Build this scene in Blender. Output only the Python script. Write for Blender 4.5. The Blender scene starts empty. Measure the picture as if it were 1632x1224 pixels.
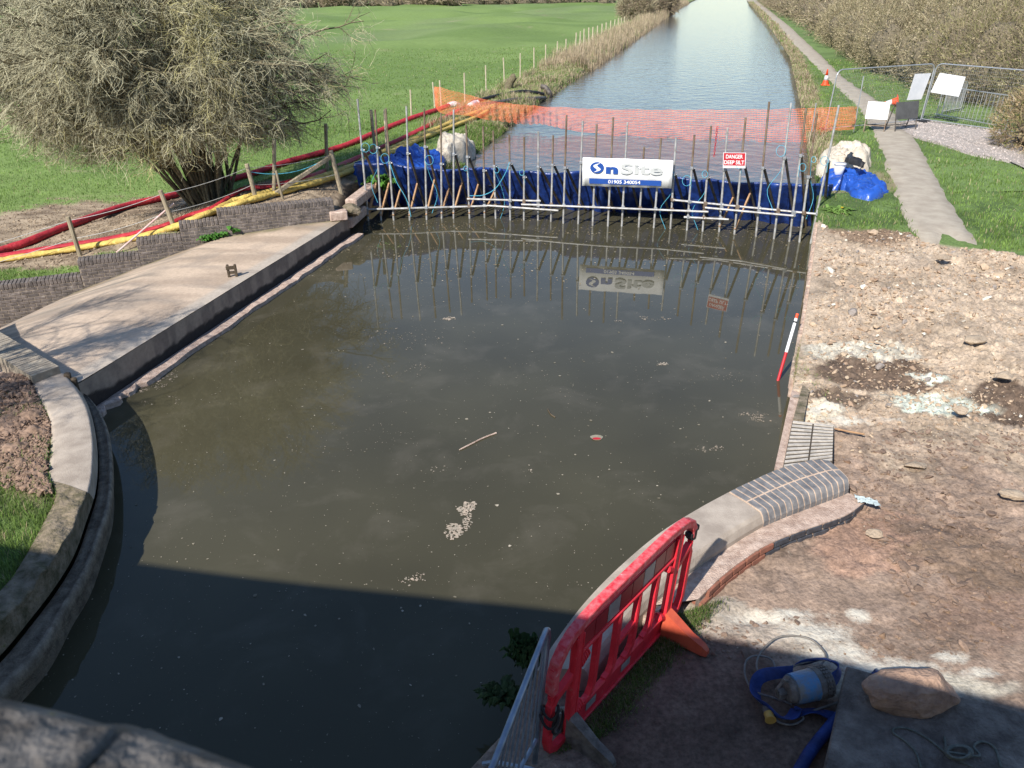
import bpy, bmesh, math, random
import numpy as np
from mathutils import Vector, Matrix
random.seed(7); RNG = np.random.default_rng(7)
S = bpy.context.scene
# ---------------- camera, sky, sun, exposure ----------------
FPX, CX, CY, H = 1260.0, 816.0, 612.0, 5.6
PITCH, ROLL = math.atan(642/FPX), -math.radians(0.5)
Fv = np.array([0, math.cos(PITCH), -math.sin(PITCH)]); R0 = np.array([1., 0, 0]); U0 = np.cross(R0, Fv)
Rv = R0*math.cos(ROLL)+U0*math.sin(ROLL); Uv = U0*math.cos(ROLL)-R0*math.sin(ROLL)
CAM = np.array([0, 0, H])
cd = bpy.data.cameras.new('camera'); cam = bpy.data.objects.new('camera', cd); S.collection.objects.link(cam)
cd.sensor_width = 36; cd.lens = FPX/1632*36; cd.clip_start = 0.05; cd.clip_end = 3000; cd.dof.use_dof = True; cd.dof.focus_distance = 9; cd.dof.aperture_fstop = 9.5
cam.matrix_world = Matrix([[Rv[i], Uv[i], -Fv[i], CAM[i]] for i in range(3)]+[[0, 0, 0, 1]])
S.camera = cam
SUN_EL, SUN_AZ = math.radians(41), math.radians(33)     # light travels towards +Y turned SUN_AZ to +X
w = bpy.data.worlds.new('World'); S.world = w; w.use_nodes = True
nt = w.node_tree; sky = nt.nodes.new('ShaderNodeTexSky'); sky.sky_type = 'NISHITA'; sky.sun_disc = False
sky.sun_elevation = SUN_EL; sky.sun_rotation = math.pi+SUN_AZ; sky.air_density = 1.2; sky.dust_density = .2; sky.ozone_density = 1
tint = nt.nodes.new('ShaderNodeVectorMath'); tint.operation = 'MULTIPLY'; tint.inputs[1].default_value = (.83, .91, 1.03)
nt.links.new(sky.outputs[0], tint.inputs[0]); nt.links.new(tint.outputs[0], nt.nodes['Background'].inputs[0]); nt.nodes['Background'].inputs[1].default_value = 0.098
sl = bpy.data.lights.new('sun', 'SUN'); so = bpy.data.objects.new('sun', sl); S.collection.objects.link(so)
sl.energy = 4.6; sl.angle = math.radians(0.6); sl.color = (1, .95, .87)
dirv = Vector((math.sin(SUN_AZ)*math.cos(SUN_EL), math.cos(SUN_AZ)*math.cos(SUN_EL), -math.sin(SUN_EL)))
so.rotation_euler = dirv.to_track_quat('-Z', 'Y').to_euler(); so.location = (-20, -30, 40)
S.view_settings.view_transform = 'Standard'; S.view_settings.look = 'None'; S.view_settings.gamma = 1
S.view_settings.exposure = 0.66

# ---------------- measuring helpers: real positions from the survey of the photo ----------------
def ray(x, y): return Fv+Rv*(x-CX)/FPX-Uv*(y-CY)/FPX
def at(x, y, z=0.0):
    d = ray(x, y); return CAM+d*(z-H)/d[2]
def atY(x, y, Y):
    d = ray(x, y); return CAM+d*Y/d[1]
def proj(P):
    v = np.asarray(P, float)-CAM; den = v@Fv
    return CX+FPX*(v@Rv)/den, CY-FPX*(v@Uv)/den
def ground(px, py, g, z=.7):
    for _ in range(25):
        P = at(px, py, z); z = .5*z+.5*float(g(P[0], P[1]))
    P[2] = float(g(P[0], P[1])); return P
def above(P, py):
    lo, hi = 0, 3.4
    for _ in range(40):
        m = (lo+hi)/2
        if proj([P[0], P[1], P[2]+m])[1] > py: lo = m
        else: hi = m
    return m

# ---------------- noise ----------------
def _h(i, j, s):
    n = (i.astype(np.int64)*374761393+j.astype(np.int64)*668265263+s*1274126177) & 0xffffffff
    n = ((n ^ (n >> 13))*1274126177) & 0xffffffff
    return ((n ^ (n >> 16)) & 0xffff)/65535.0
def vn(x, y, s=0):
    x = np.asarray(x, float); y = np.asarray(y, float)
    i = np.floor(x); j = np.floor(y); u = x-i; v = y-j; u = u*u*(3-2*u); v = v*v*(3-2*v)
    a = _h(i, j, s); b = _h(i+1, j, s); c = _h(i, j+1, s); d = _h(i+1, j+1, s)
    return (a*(1-u)+b*u)*(1-v)+(c*(1-u)+d*u)*v
def fbm(x, y, f=1., o=4, s=0, g=.5):
    t = 0; a = 1; n = 0
    for k in range(o):
        t = t+a*(vn(np.asarray(x)*f+k*17.3, np.asarray(y)*f-k*9.1, s+k)-.5); n += a; a *= g; f *= 2.03
    return t/n*2
def worley(x, y, f, s=0):
    x = np.asarray(x)*f; y = np.asarray(y)*f; i = np.floor(x); j = np.floor(y); best = np.full(x.shape, 9.); sec = np.full(x.shape, 9.); cid = np.zeros(x.shape)
    for a in (-1, 0, 1):
        for b in (-1, 0, 1):
            px = i+a+_h(i+a, j+b, s); py = j+b+_h(i+a, j+b, s+5); d = np.hypot(x-px, y-py)
            m = d < best; sec = np.where(m, best, np.minimum(sec, d)); cid = np.where(m, _h(i+a, j+b, s+9), cid); best = np.where(m, d, best)
    return best, sec, cid
def sstep(a, b, x): t = np.clip((x-a)/(b-a), 0, 1); return t*t*(3-2*t)

# ---------------- materials ----------------
def _mat(name):
    m = bpy.data.materials.new(name); m.use_nodes = True; n = m.node_tree
    return m, n, n.nodes['Principled BSDF']
def mat(name, c1, c2=None, scale=6., rough=.8, bump=0., bscale=None, metal=0., c3=None, detail=6, spec=.3, stretch=(1, 1, 1), fine=0.0, dist=.02):
    m, n, b = _mat(name); b.inputs['Roughness'].default_value = rough; b.inputs['Metallic'].default_value = metal
    b.inputs['Specular IOR Level'].default_value = spec
    c2 = c2 or tuple(v*.7 for v in c1)
    geo = n.nodes.new('ShaderNodeNewGeometry'); mp = n.nodes.new('ShaderNodeMapping'); mp.inputs['Scale'].default_value = stretch
    n.links.new(geo.outputs['Position'], mp.inputs[0])
    tx = n.nodes.new('ShaderNodeTexNoise'); tx.inputs['Scale'].default_value = scale; tx.inputs['Detail'].default_value = detail; tx.inputs['Roughness'].default_value = .62
    n.links.new(mp.outputs[0], tx.inputs[0])
    cr = n.nodes.new('ShaderNodeValToRGB'); e = cr.color_ramp.elements; e[0].position = .36; e[1].position = .64
    e[0].color = (*c2, 1); e[1].color = (*c1, 1)
    if c3: q = cr.color_ramp.elements.new(.72); q.color = (*c3, 1)
    n.links.new(tx.outputs[0], cr.inputs[0]); n.links.new(cr.outputs[0], b.inputs['Base Color'])
    if bump:
        t2 = n.nodes.new('ShaderNodeTexNoise'); t2.inputs['Scale'].default_value = bscale or scale*4; t2.inputs['Detail'].default_value = 5
        n.links.new(mp.outputs[0], t2.inputs[0]); bp = n.nodes.new('ShaderNodeBump'); bp.inputs['Strength'].default_value = bump; bp.inputs['Distance'].default_value = dist
        n.links.new(t2.outputs[0], bp.inputs['Height']); n.links.new(bp.outputs[0], b.inputs['Normal'])
    return m
def attr_mat(name, scale=30, amp=.35, rough=.9, bump=.4, bscale=60, spec=.2, trans=0., dist=.02):
    m, n, b = _mat(name); b.inputs['Roughness'].default_value = rough; b.inputs['Specular IOR Level'].default_value = spec
    a = n.nodes.new('ShaderNodeAttribute'); a.attribute_name = 'col'
    geo = n.nodes.new('ShaderNodeNewGeometry'); tx = n.nodes.new('ShaderNodeTexNoise'); tx.inputs['Scale'].default_value = scale; tx.inputs['Detail'].default_value = 6; tx.inputs['Roughness'].default_value = .7
    n.links.new(geo.outputs['Position'], tx.inputs[0])
    mr = n.nodes.new('ShaderNodeMapRange'); mr.inputs[1].default_value = .3; mr.inputs[2].default_value = .7; mr.inputs[3].default_value = 1-amp; mr.inputs[4].default_value = 1+amp
    n.links.new(tx.outputs[0], mr.inputs[0])
    vm = n.nodes.new('ShaderNodeVectorMath'); vm.operation = 'SCALE'; n.links.new(a.outputs[0], vm.inputs[0]); n.links.new(mr.outputs[0], vm.inputs['Scale'])
    n.links.new(vm.outputs[0], b.inputs['Base Color'])
    if bump:
        t2 = n.nodes.new('ShaderNodeTexNoise'); t2.inputs['Scale'].default_value = bscale; t2.inputs['Detail'].default_value = 6; n.links.new(geo.outputs['Position'], t2.inputs[0])
        bp = n.nodes.new('ShaderNodeBump'); bp.inputs['Strength'].default_value = bump; bp.inputs['Distance'].default_value = dist
        n.links.new(t2.outputs[0], bp.inputs['Height']); n.links.new(bp.outputs[0], b.inputs['Normal'])
    if trans:
        tr = n.nodes.new('ShaderNodeBsdfTranslucent'); mx = n.nodes.new('ShaderNodeMixShader'); mx.inputs[0].default_value = trans
        n.links.new(vm.outputs[0], tr.inputs[0]); n.links.new(b.outputs[0], mx.inputs[1]); n.links.new(tr.outputs[0], mx.inputs[2])
        n.links.new(mx.outputs[0], n.nodes['Material Output'].inputs[0])
    return m
M = {}
M['ground'] = attr_mat('ground', 20, .42, .95, .45, 26, dist=.04)
def crumbs(m):   # crumbly pale mortar wherever the 'mix' attribute says it was spilt
    n = m.node_tree; b = n.nodes['Principled BSDF']; src = b.inputs['Base Color'].links[0].from_socket
    a = n.nodes.new('ShaderNodeAttribute'); a.attribute_name = 'mix'; geo = n.nodes.new('ShaderNodeNewGeometry')
    tx = n.nodes.new('ShaderNodeTexNoise'); tx.inputs['Scale'].default_value = 6; tx.inputs['Detail'].default_value = 10; tx.inputs['Roughness'].default_value = .85; n.links.new(geo.outputs['Position'], tx.inputs[0])
    ad = n.nodes.new('ShaderNodeMath'); ad.operation = 'ADD'; n.links.new(a.outputs['Fac'], ad.inputs[0]); n.links.new(tx.outputs[0], ad.inputs[1])
    mr = n.nodes.new('ShaderNodeMapRange'); mr.inputs[1].default_value = .92; mr.inputs[2].default_value = 1.14; n.links.new(ad.outputs[0], mr.inputs[0])
    mx = n.nodes.new('ShaderNodeMix'); mx.data_type = 'RGBA'; mx.inputs[7].default_value = (.54, .50, .42, 1); n.links.new(mr.outputs[0], mx.inputs[0]); n.links.new(src, mx.inputs[6]); n.links.new(mx.outputs[2], b.inputs['Base Color'])
crumbs(M['ground'])
M['field'] = attr_mat('field', 2.5, .16, .95, .6, 12, dist=.05)
M['blades'] = attr_mat('grass_blades', 8, .2, .6, 0, trans=.25)
M['twigs'] = attr_mat('twigs', 3, .25, .85, 0)
M['leaves'] = attr_mat('leaves', 3, .25, .6, 0, trans=.15)
M['stones'] = attr_mat('stones', 40, .25, .9, .5, 90)
M['path'] = mat('path', (.40, .35, .28), (.31, .265, .21), 3, .95, .5, 60)
M['gravel'] = mat('gravel', (.46, .41, .37), (.27, .235, .21), 28, .9, 1., 40, dist=.03)
M['concrete'] = mat('concrete', (.42, .345, .27), (.30, .235, .18), 2.2, .88, .35, 60, c3=(.47, .4, .33))
M['weir_side'] = mat('weir_side', (.20, .15, .12), (.10, .075, .06), 3, .85, .4, 30)
M['coping_concrete'] = mat('coping_concrete', (.44, .375, .31), (.30, .25, .205), 3.5, .85, .3, 70, c3=(.45, .41, .35))
M['old_stone'] = mat('old_stone', (.25, .20, .145), (.09, .08, .045), 7, .95, .9, 22, c3=(.13, .14, .04), dist=.03)
M['ledge'] = mat('ledge', (.27, .225, .17), (.13, .105, .08), 9, .85, .6, 40)
M['old_brick'] = mat('old_brick', (.19, .16, .145), (.075, .065, .06), 7, .9, .5, 60, c3=(.30, .27, .24))
M['mortar'] = mat('mortar', (.34, .28, .22), (.22, .18, .14), 14, .95, .3)
M['mortar_pink'] = mat('mortar_pink', (.60, .46, .35), (.44, .32, .24), 9, .95, .4, 60)
M['blue_brick'] = mat('blue_brick', (.225, .215, .21), (.12, .12, .125), 9, .6, .25, 80, c3=(.33, .30, .27))
M['dark_brick'] = mat('dark_brick', (.07, .075, .09), (.04, .042, .05), 12, .5, .2)
M['red_brick'] = mat('red_brick', (.30, .12, .08), (.2, .09, .06), 14, .9, .4)
M['footing'] = mat('footing', (.56, .43, .35), (.34, .24, .19), 11, .95, .8, 60, c3=(.62, .52, .44))
M['block'] = mat('block', (.23, .195, .165), (.10, .082, .07), 6, .95, 1., 40, c3=(.30, .26, .22), dist=.03)
M['steel'] = mat('steel', (.50, .50, .49), (.30, .28, .26), 9, .5, .1, metal=.35, spec=.5)
M['steel_rusty'] = mat('steel_rusty', (.26, .21, .16), (.15, .095, .06), 5, .6, .2, metal=.3)
M['steel_dark'] = mat('steel_dark', (.17, .15, .13), (.07, .06, .055), 5, .6, .2, metal=.3)
M['galv'] = mat('galvanised', (.50, .51, .52), (.40, .41, .42), 8, .4, 0, metal=.6, spec=.5)
M['bluesteel'] = mat('bluesteel', (.30, .36, .44), (.22, .27, .34), 9, .4, .1, metal=.5)
M['timber'] = mat('timber', (.42, .26, .14), (.28, .16, .09), 9, .85, .3, stretch=(1, 1, .2))
M['post'] = mat('post', (.36, .30, .21), (.22, .18, .12), 9, .9, .5, 40, stretch=(1, 1, .15))
M['old_timber'] = mat('old_timber', (.12, .09, .06), (.06, .045, .03), 9, .9, .5)
M['tarp'] = mat('tarp', (.017, .052, .25), (.006, .018, .09), 5, .32, .35, 14, spec=.6, dist=.04)
M['tarp_dusty'] = mat('tarp_dusty', (.02, .09, .42), (.012, .05, .27), 3, .33, .4, 10, c3=(.28, .27, .33), spec=.6, dist=.04)
M['sack'] = mat('sack', (.58, .52, .43), (.42, .36, .28), 5, .9, .5, 16, dist=.03)
M['white'] = mat('white_board', (.66, .66, .67), (.58, .59, .61), 3, .5)
M['banner'] = mat('banner_white', (.80, .80, .78), (.72, .71, .68), 4, .55)
M['grey_board'] = mat('grey_board', (.10, .10, .10), (.07, .07, .07), 5, .6)
M['blue_ink'] = mat('blue_ink', (.015, .07, .30), (.015, .06, .26), 5, .5)
M['grey_ink'] = mat('grey_ink', (.50, .51, .50), (.44, .45, .44), 5, .5)
M['white_ink'] = mat('white_ink', (.8, .8, .8), (.75, .75, .75), 5, .5)
M['red_ink'] = mat('red_ink', (.45, .02, .03), (.38, .015, .025), 5, .5)
M['red_plastic'] = mat('red_plastic', (.74, .035, .055), (.60, .025, .04), 9, .5, .2, 30, c3=(.66, .16, .15), spec=.3)
M['red_scuffed'] = mat('red_scuffed', (.66, .16, .17), (.60, .03, .045), 22, .5, .2, 40, c3=(.72, .42, .42))
M['faded_orange'] = mat('faded_orange', (.52, .10, .05), (.42, .07, .04), 8, .5, .1)
M['reflector'] = mat('reflector', (.32, .30, .29), (.25, .23, .22), 10, .35)
M['reflector_red'] = mat('reflector_red', (.34, .03, .035), (.28, .02, .03), 10, .35)
M['black'] = mat('black_rubber', (.025, .025, .027), (.015, .015, .016), 9, .5)
M['red_hose'] = mat('red_hose', (.44, .03, .04), (.30, .02, .03), 5, .65, .6, 14, c3=(.42, .12, .10), dist=.04)
M['yellow_hose'] = mat('yellow_hose', (.62, .46, .12), (.42, .29, .08), 7, .7, .8, 12, c3=(.66, .58, .34), dist=.05)
M['orange_net'] = mat('orange_net', (.88, .24, .12), (.82, .17, .07), 4, .6)
M['cone_orange'] = mat('cone_orange', (.75, .09, .025), (.62, .06, .02), 6, .5)
M['rope'] = mat('rope_blue', (.10, .42, .55), (.07, .32, .45), 9, .7)
M['cable'] = mat('cable', (.21, .19, .17), (.13, .12, .105), 30, .6)
M['rope_dark'] = mat('rope_dark', (.16, .165, .14), (.09, .10, .085), 30, .8)
M['blue_hose'] = mat('blue_hose', (.022, .05, .20), (.014, .028, .11), 8, .6, .6, 20, c3=(.07, .09, .20))
M['pump_blue'] = mat('pump_blue', (.05, .21, .42), (.20, .19, .17), 9, .5, .2, c3=(.10, .34, .58))
M['pump_grey'] = mat('pump_grey', (.19, .17, .15), (.09, .08, .07), 14, .7, .4)
M['plug_yellow'] = mat('plug_yellow', (.55, .35, .09), (.42, .25, .06), 10, .5)
M['boulder'] = mat('boulder', (.42, .28, .20), (.24, .16, .12), 7, .95, .9, 25, c3=(.52, .38, .28), dist=.03)
M['parapet'] = mat('parapet', (.17, .155, .14), (.06, .053, .047), 26, .95, .9, 60, c3=(.30, .22, .05), dist=.01)  # base colour lowered to stand in for a person's shadow falling on the stone
M['bridge'] = mat('bridge', (.25, .15, .11), (.16, .09, .07), 5, .95, .5)
M['debris'] = attr_mat('debris', 60, .3, .8, .2, 80)
M['bark'] = mat('bark', (.19, .165, .10), (.10, .08, .05), 12, .95, .6, 30, c3=(.17, .16, .07))
M['wire'] = mat('wire', (.45, .45, .44), (.35, .35, .34), 9, .5, metal=.5)

def water(name, base, rough, bump, bscale, film=.0):
    m, n, b = _mat(name); b.inputs['Roughness'].default_value = rough; b.inputs['IOR'].default_value = 1.333
    b.inputs['Specular IOR Level'].default_value = .5
    geo = n.nodes.new('ShaderNodeNewGeometry')
    tx = n.nodes.new('ShaderNodeTexNoise'); tx.inputs['Scale'].default_value = .35; tx.inputs['Detail'].default_value = 3; n.links.new(geo.outputs['Position'], tx.inputs[0])
    cr = n.nodes.new('ShaderNodeValToRGB'); e = cr.color_ramp.elements; e[0].position = .35; e[1].position = .65; e[0].color = (*[v*.85 for v in base], 1); e[1].color = (*[v*1.15 for v in base], 1)
    n.links.new(tx.outputs[0], cr.inputs[0])
    t3 = n.nodes.new('ShaderNodeTexNoise'); t3.inputs['Scale'].default_value = 1.1; t3.inputs['Detail'].default_value = 9; t3.inputs['Roughness'].default_value = .62; t3.inputs['Distortion'].default_value = .4; n.links.new(geo.outputs['Position'], t3.inputs[0])
    m3 = n.nodes.new('ShaderNodeMapRange'); m3.inputs[1].default_value = .52; m3.inputs[2].default_value = .72; m3.inputs[4].default_value = film; n.links.new(t3.outputs[0], m3.inputs[0])
    mx3 = n.nodes.new('ShaderNodeMix'); mx3.data_type = 'RGBA'; mx3.inputs[7].default_value = (.24, .21, .17, 1); n.links.new(m3.outputs[0], mx3.inputs[0]); n.links.new(cr.outputs[0], mx3.inputs[6]); n.links.new(mx3.outputs[2], b.inputs['Base Color'])
    mp = n.nodes.new('ShaderNodeMapping'); mp.inputs['Scale'].default_value = (1, 1, 1); n.links.new(geo.outputs['Position'], mp.inputs[0])
    t2 = n.nodes.new('ShaderNodeTexNoise'); t2.inputs['Scale'].default_value = bscale; t2.inputs['Detail'].default_value = 4; n.links.new(mp.outputs[0], t2.inputs[0])
    bp = n.nodes.new('ShaderNodeBump'); bp.inputs['Strength'].default_value = bump; bp.inputs['Distance'].default_value = .01 if film else .04
    n.links.new(t2.outputs[0], bp.inputs['Height']); n.links.new(bp.outputs[0], b.inputs['Normal'])
    return m
M['water_low'] = water('basin_water', (.056, .051, .031), .02, .04, 2.2, film=.12)
M['water_up'] = water('canal_water', (.085, .08, .07), .10, .8, 2.2)

# ---------------- object helpers ----------------
BASE = {}
def tag(o, label=None, cat=None, group=None, kind=None):
    if label: o['label'] = label
    if cat: o['category'] = cat
    if group: o['group'] = group
    if kind: o['kind'] = kind
    return o
def thing(name, label, cat, loc, group=None):
    o = bpy.data.objects.new(name, None); S.collection.objects.link(o); o.location = tuple(map(float, loc)); o.empty_display_size = .2
    BASE[o.name] = np.array(loc, float); return tag(o, label, cat, group)
def npmesh(name, V, Fq, m, parent=None, col=None, smooth=False, loc=None, mix=None):
    """V (n,3), Fq: list of index arrays, each (k, n_side)"""
    V = np.asarray(V, float)
    if parent is not None: o0 = BASE[parent.name]
    else: o0 = np.array(loc if loc is not None else (V[:, 0].mean(), V[:, 1].mean(), V[:, 2].min()), float)
    me = bpy.data.meshes.new(name); me.vertices.add(len(V)); me.vertices.foreach_set('co', (V-o0).ravel())
    if isinstance(Fq, np.ndarray): Fq = [Fq]
    Fq = [np.asarray(f) for f in Fq if len(f)]
    tot = sum(f.size for f in Fq); cnt = sum(len(f) for f in Fq)
    me.loops.add(tot); me.polygons.add(cnt)
    me.loops.foreach_set('vertex_index', np.concatenate([f.ravel() for f in Fq]).astype(np.int32))
    ls = []; s = 0
    for f in Fq: ls.append(s+np.arange(len(f))*f.shape[1]); s += f.size
    me.polygons.foreach_set('loop_start', np.concatenate(ls).astype(np.int32))
    me.polygons.foreach_set('use_smooth', np.full(cnt, bool(smooth)))
    if col is not None:
        a = me.color_attributes.new('col', 'FLOAT_COLOR', 'POINT'); c = np.ones((len(V), 4)); c[:, :3] = col; a.data.foreach_set('color', c.ravel())
    if mix is not None: a = me.attributes.new('mix', 'FLOAT', 'POINT'); a.data.foreach_set('value', mix.ravel().astype(np.float32))
    me.update(calc_edges=True); me.validate()
    me.materials.append(m)
    o = bpy.data.objects.new(name, me); S.collection.objects.link(o)
    if parent is not None: o.parent = parent; BASE[o.name] = o0
    else: o.location = tuple(o0); BASE[o.name] = o0
    return o
def sub(name, V, Fq, m, parent, **k): return npmesh(name, V, Fq, m, parent, **k)
class MB:
    def __init__(s): s.v = []; s.f = {}; s.n = 0
    def add(s, V, Fs):
        for f in Fs:
            s.f.setdefault(len(f), []).append([i+s.n for i in f])
        s.v.extend([list(map(float, p)) for p in V]); s.n = len(s.v)
    def hexa(s, c):   # 8 corners bottom 4, top 4
        s.add(c, [(3, 2, 1, 0), (4, 5, 6, 7), (0, 1, 5, 4), (1, 2, 6, 5), (2, 3, 7, 6), (3, 0, 4, 7)])
    def box(s, c, size, yaw=0, ax=None):
        c = np.array(c, float); sx, sy, sz = [v/2 for v in size]
        if ax is None:
            X = np.array([math.cos(yaw), math.sin(yaw), 0]); Y = np.array([-math.sin(yaw), math.cos(yaw), 0]); Z = np.array([0, 0, 1.])
        else: X, Y, Z = ax
        s.hexa([c+X*a*sx+Y*b*sy+Z*d*sz for d in (-1, 1) for a, b in ((-1, -1), (1, -1), (1, 1), (-1, 1))])
    def bbox(s, c, size, ch, yaw=0, ax=None):  # box with bevelled edges
        c = np.array(c, float)
        if ax is None:
            X = np.array([math.cos(yaw), math.sin(yaw), 0]); Y = np.array([-math.sin(yaw), math.cos(yaw), 0]); Z = np.array([0, 0, 1.])
        else: X, Y, Z = ax
        sx, sy, sz = [v/2 for v in size]; ch = min(ch, sx*.6, sy*.6, sz*.6)
        rings = []
        for z, i in ((-sz, ch), (-sz+ch, 0), (sz-ch, 0), (sz, ch)):
            a, b = sx-i, sy-i
            rings.append([(a-ch, -b), (a, -b+ch), (a, b-ch), (a-ch, b), (-a+ch, b), (-a, b-ch), (-a, -b+ch), (-a+ch, -b)]); rings[-1] = [c+X*p+Y*q+Z*z for p, q in rings[-1]]
        V = [p for r in rings for p in r]; F = [tuple(range(7, -1, -1)), tuple(range(24, 32))]
        for k in range(3):
            for j in range(8): F.append((k*8+j, k*8+(j+1) % 8, k*8+8+(j+1) % 8, k*8+8+j))
        s.add(V, F)
    def tube(s, pts, r, n=8, cap=True, flat=1.0, upv=(0, 0, 1)):
        P = [np.array(p, float) for p in pts]; k = len(P); rr = r if hasattr(r, '__len__') else [r]*k
        V = []; prev = None
        for i in range(k):
            t = P[min(i+1, k-1)]-P[max(i-1, 0)]; t = t/(np.linalg.norm(t)+1e-9)
            if prev is None:
                a = np.array(upv, float)
                if abs(t@a) > .95: a = np.array([1., 0, 0])
                u = np.cross(a, t)
            else: u = prev-t*(prev@t)
            u /= np.linalg.norm(u)+1e-9; prev = u; v = np.cross(t, u)
            for j in range(n):
                q = 2*math.pi*j/n; V.append(P[i]+u*math.cos(q)*rr[i]+v*math.sin(q)*rr[i]*flat)
        F = [(i*n+j, i*n+(j+1) % n, (i+1)*n+(j+1) % n, (i+1)*n+j) for i in range(k-1) for j in range(n)]
        if cap: F += [tuple(range(n-1, -1, -1)), tuple(range((k-1)*n, k*n))]
        s.add(V, F)
    def bar(s, a, b, r, n=8, r1=None): s.tube([a, b], [r, r1 if r1 is not None else r], n)
    def quad(s, *p): s.add(p, [tuple(range(len(p)))])
    def plate(s, p4, th):   # slab from 4 coplanar corners
        p = [np.array(q, float) for q in p4]; nrm = np.cross(p[1]-p[0], p[3]-p[0]); nrm = nrm/np.linalg.norm(nrm)*th/2
        s.hexa([q-nrm for q in p]+[q+nrm for q in p])
    def strip(s, rows):  # rows: list of equal-length point lists
        n = len(rows[0]); V = [p for r in rows for p in r]
        s.add(V, [(i*n+j, i*n+j+1, (i+1)*n+j+1, (i+1)*n+j) for i in range(len(rows)-1) for j in range(n-1)])
    def build(s, name, m, parent=None, smooth=False, loc=None, label=None, cat=None, group=None, kind=None):
        o = npmesh(name, s.v, [np.array(f) for f in s.f.values()], m, parent, smooth=smooth, loc=loc)
        return tag(o, label, cat, group, kind)
def smooth_path(pts, k=6):
    P = [np.array(p, float) for p in pts]; P = [2*P[0]-P[1]]+P+[2*P[-1]-P[-2]]; out = []
    for i in range(1, len(P)-2):
        for j in range(k):
            t = j/k; a, b, c, d = P[i-1:i+3]
            out.append(.5*((2*b)+(c-a)*t+(2*a-5*b+4*c-d)*t*t+(3*b-a-3*c+d)*t**3))
    out.append(P[-2]); return out
def copy_tree(o, parent=None):
    c = o.copy(); S.collection.objects.link(c)
    if parent is not None: c.parent = parent
    BASE[c.name] = BASE[o.name]
    for ch in list(o.children): copy_tree(ch, c)
    return c
def grid(name, X, Y, Z, m, col=None, smooth=True, mix=None, **k):
    n, q = X.shape; idx = np.arange(n*q).reshape(n, q)
    F = np.stack([idx[:-1, :-1], idx[:-1, 1:], idx[1:, 1:], idx[1:, :-1]], -1).reshape(-1, 4)
    o = npmesh(name, np.stack([X, Y, Z], -1).reshape(-1, 3), F, m, col=None if col is None else col.reshape(-1, 3), smooth=smooth, loc=(0, 0, 0), mix=mix)
    return tag(o, **k)
def tubes(P, R, k=3):
    """P (N,M,3), R (N,M) -> verts, quads"""
    N, Mm, _ = P.shape; T = np.gradient(P, axis=1); T /= np.linalg.norm(T, axis=2, keepdims=True)+1e-9
    A = np.zeros_like(T); A[..., 2] = 1; A[np.abs(T[..., 2]) > .9] = (1, 0, 0)
    U = np.cross(A, T); U /= np.linalg.norm(U, axis=2, keepdims=True)+1e-9; W = np.cross(T, U)
    q = 2*np.pi*np.arange(k)/k
    V = P[:, :, None]+(U[:, :, None]*np.cos(q)[:, None]+W[:, :, None]*np.sin(q)[:, None])*R[:, :, None, None]
    i = np.arange(N*Mm*k).reshape(N, Mm, k); j = np.roll(i, -1, 2)
    F = np.stack([i[:, :-1], j[:, :-1], j[:, 1:], i[:, 1:]], -1).reshape(-1, 4)
    return V.reshape(-1, 3), F
def unit(a): return a/(np.linalg.norm(a, axis=-1, keepdims=True)+1e-9)
def curves(start, d, L, seg, wig=.15, droop=0., rng=RNG):
    N = len(start); P = np.zeros((N, seg+1, 3)); P[:, 0] = start; d = unit(d)
    for s in range(seg):
        d = unit(d+rng.normal(0, wig, (N, 3))+np.array([0, 0, -droop])); P[:, s+1] = P[:, s]+d*(L/seg)[:, None]
    return P
def rand_dir(n, rng=RNG): return unit(rng.normal(size=(n, 3)))

# ---------------- terrain shape ----------------
LE = [at(*p, .6) for p in [(735, 268), (752, 250), (800, 215), (835, 185), (870, 160), (960, 100), (1010, 65), (1060, 30), (1085, 12), (1110, 0)]]
LEy = np.array([10.3, 19.0, 21.4, 22.3]+[p[1] for p in LE]+[420.]); LEx = np.array([-6.3, -4.0, -4.2, -3.7]+[p[0] for p in LE]+[97.])
RE_px = [(700, 1300, .5), (745, 1224, .5), (800, 1165, .5), (850, 1070, .5), (885, 1015, .6), (985, 905, .7), (1050, 850, .7), (1110, 812, .72), (1162, 783, .72), (1243, 746, .7), (1262, 612, .65), (1285, 480, .7), (1303, 345, .8), (1296, 262, .85), (1290, 200, .9), (1262, 90, .9), (1225, 40, .9), (1190, 0, .9)]
RE = [at(*p) for p in RE_px]
def mono(P):
    P = sorted(P, key=lambda p: p[1]); return np.array([p[1] for p in P]), np.array([p[0] for p in P])
REy, REx = mono(RE); REy = np.append(REy, 420.); REx = np.append(REx, REx[-1]+(420-REy[-2])*.26)
def le(y): return np.interp(y, LEy, LEx)
def re(y): return np.interp(y, REy, REx)
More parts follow.
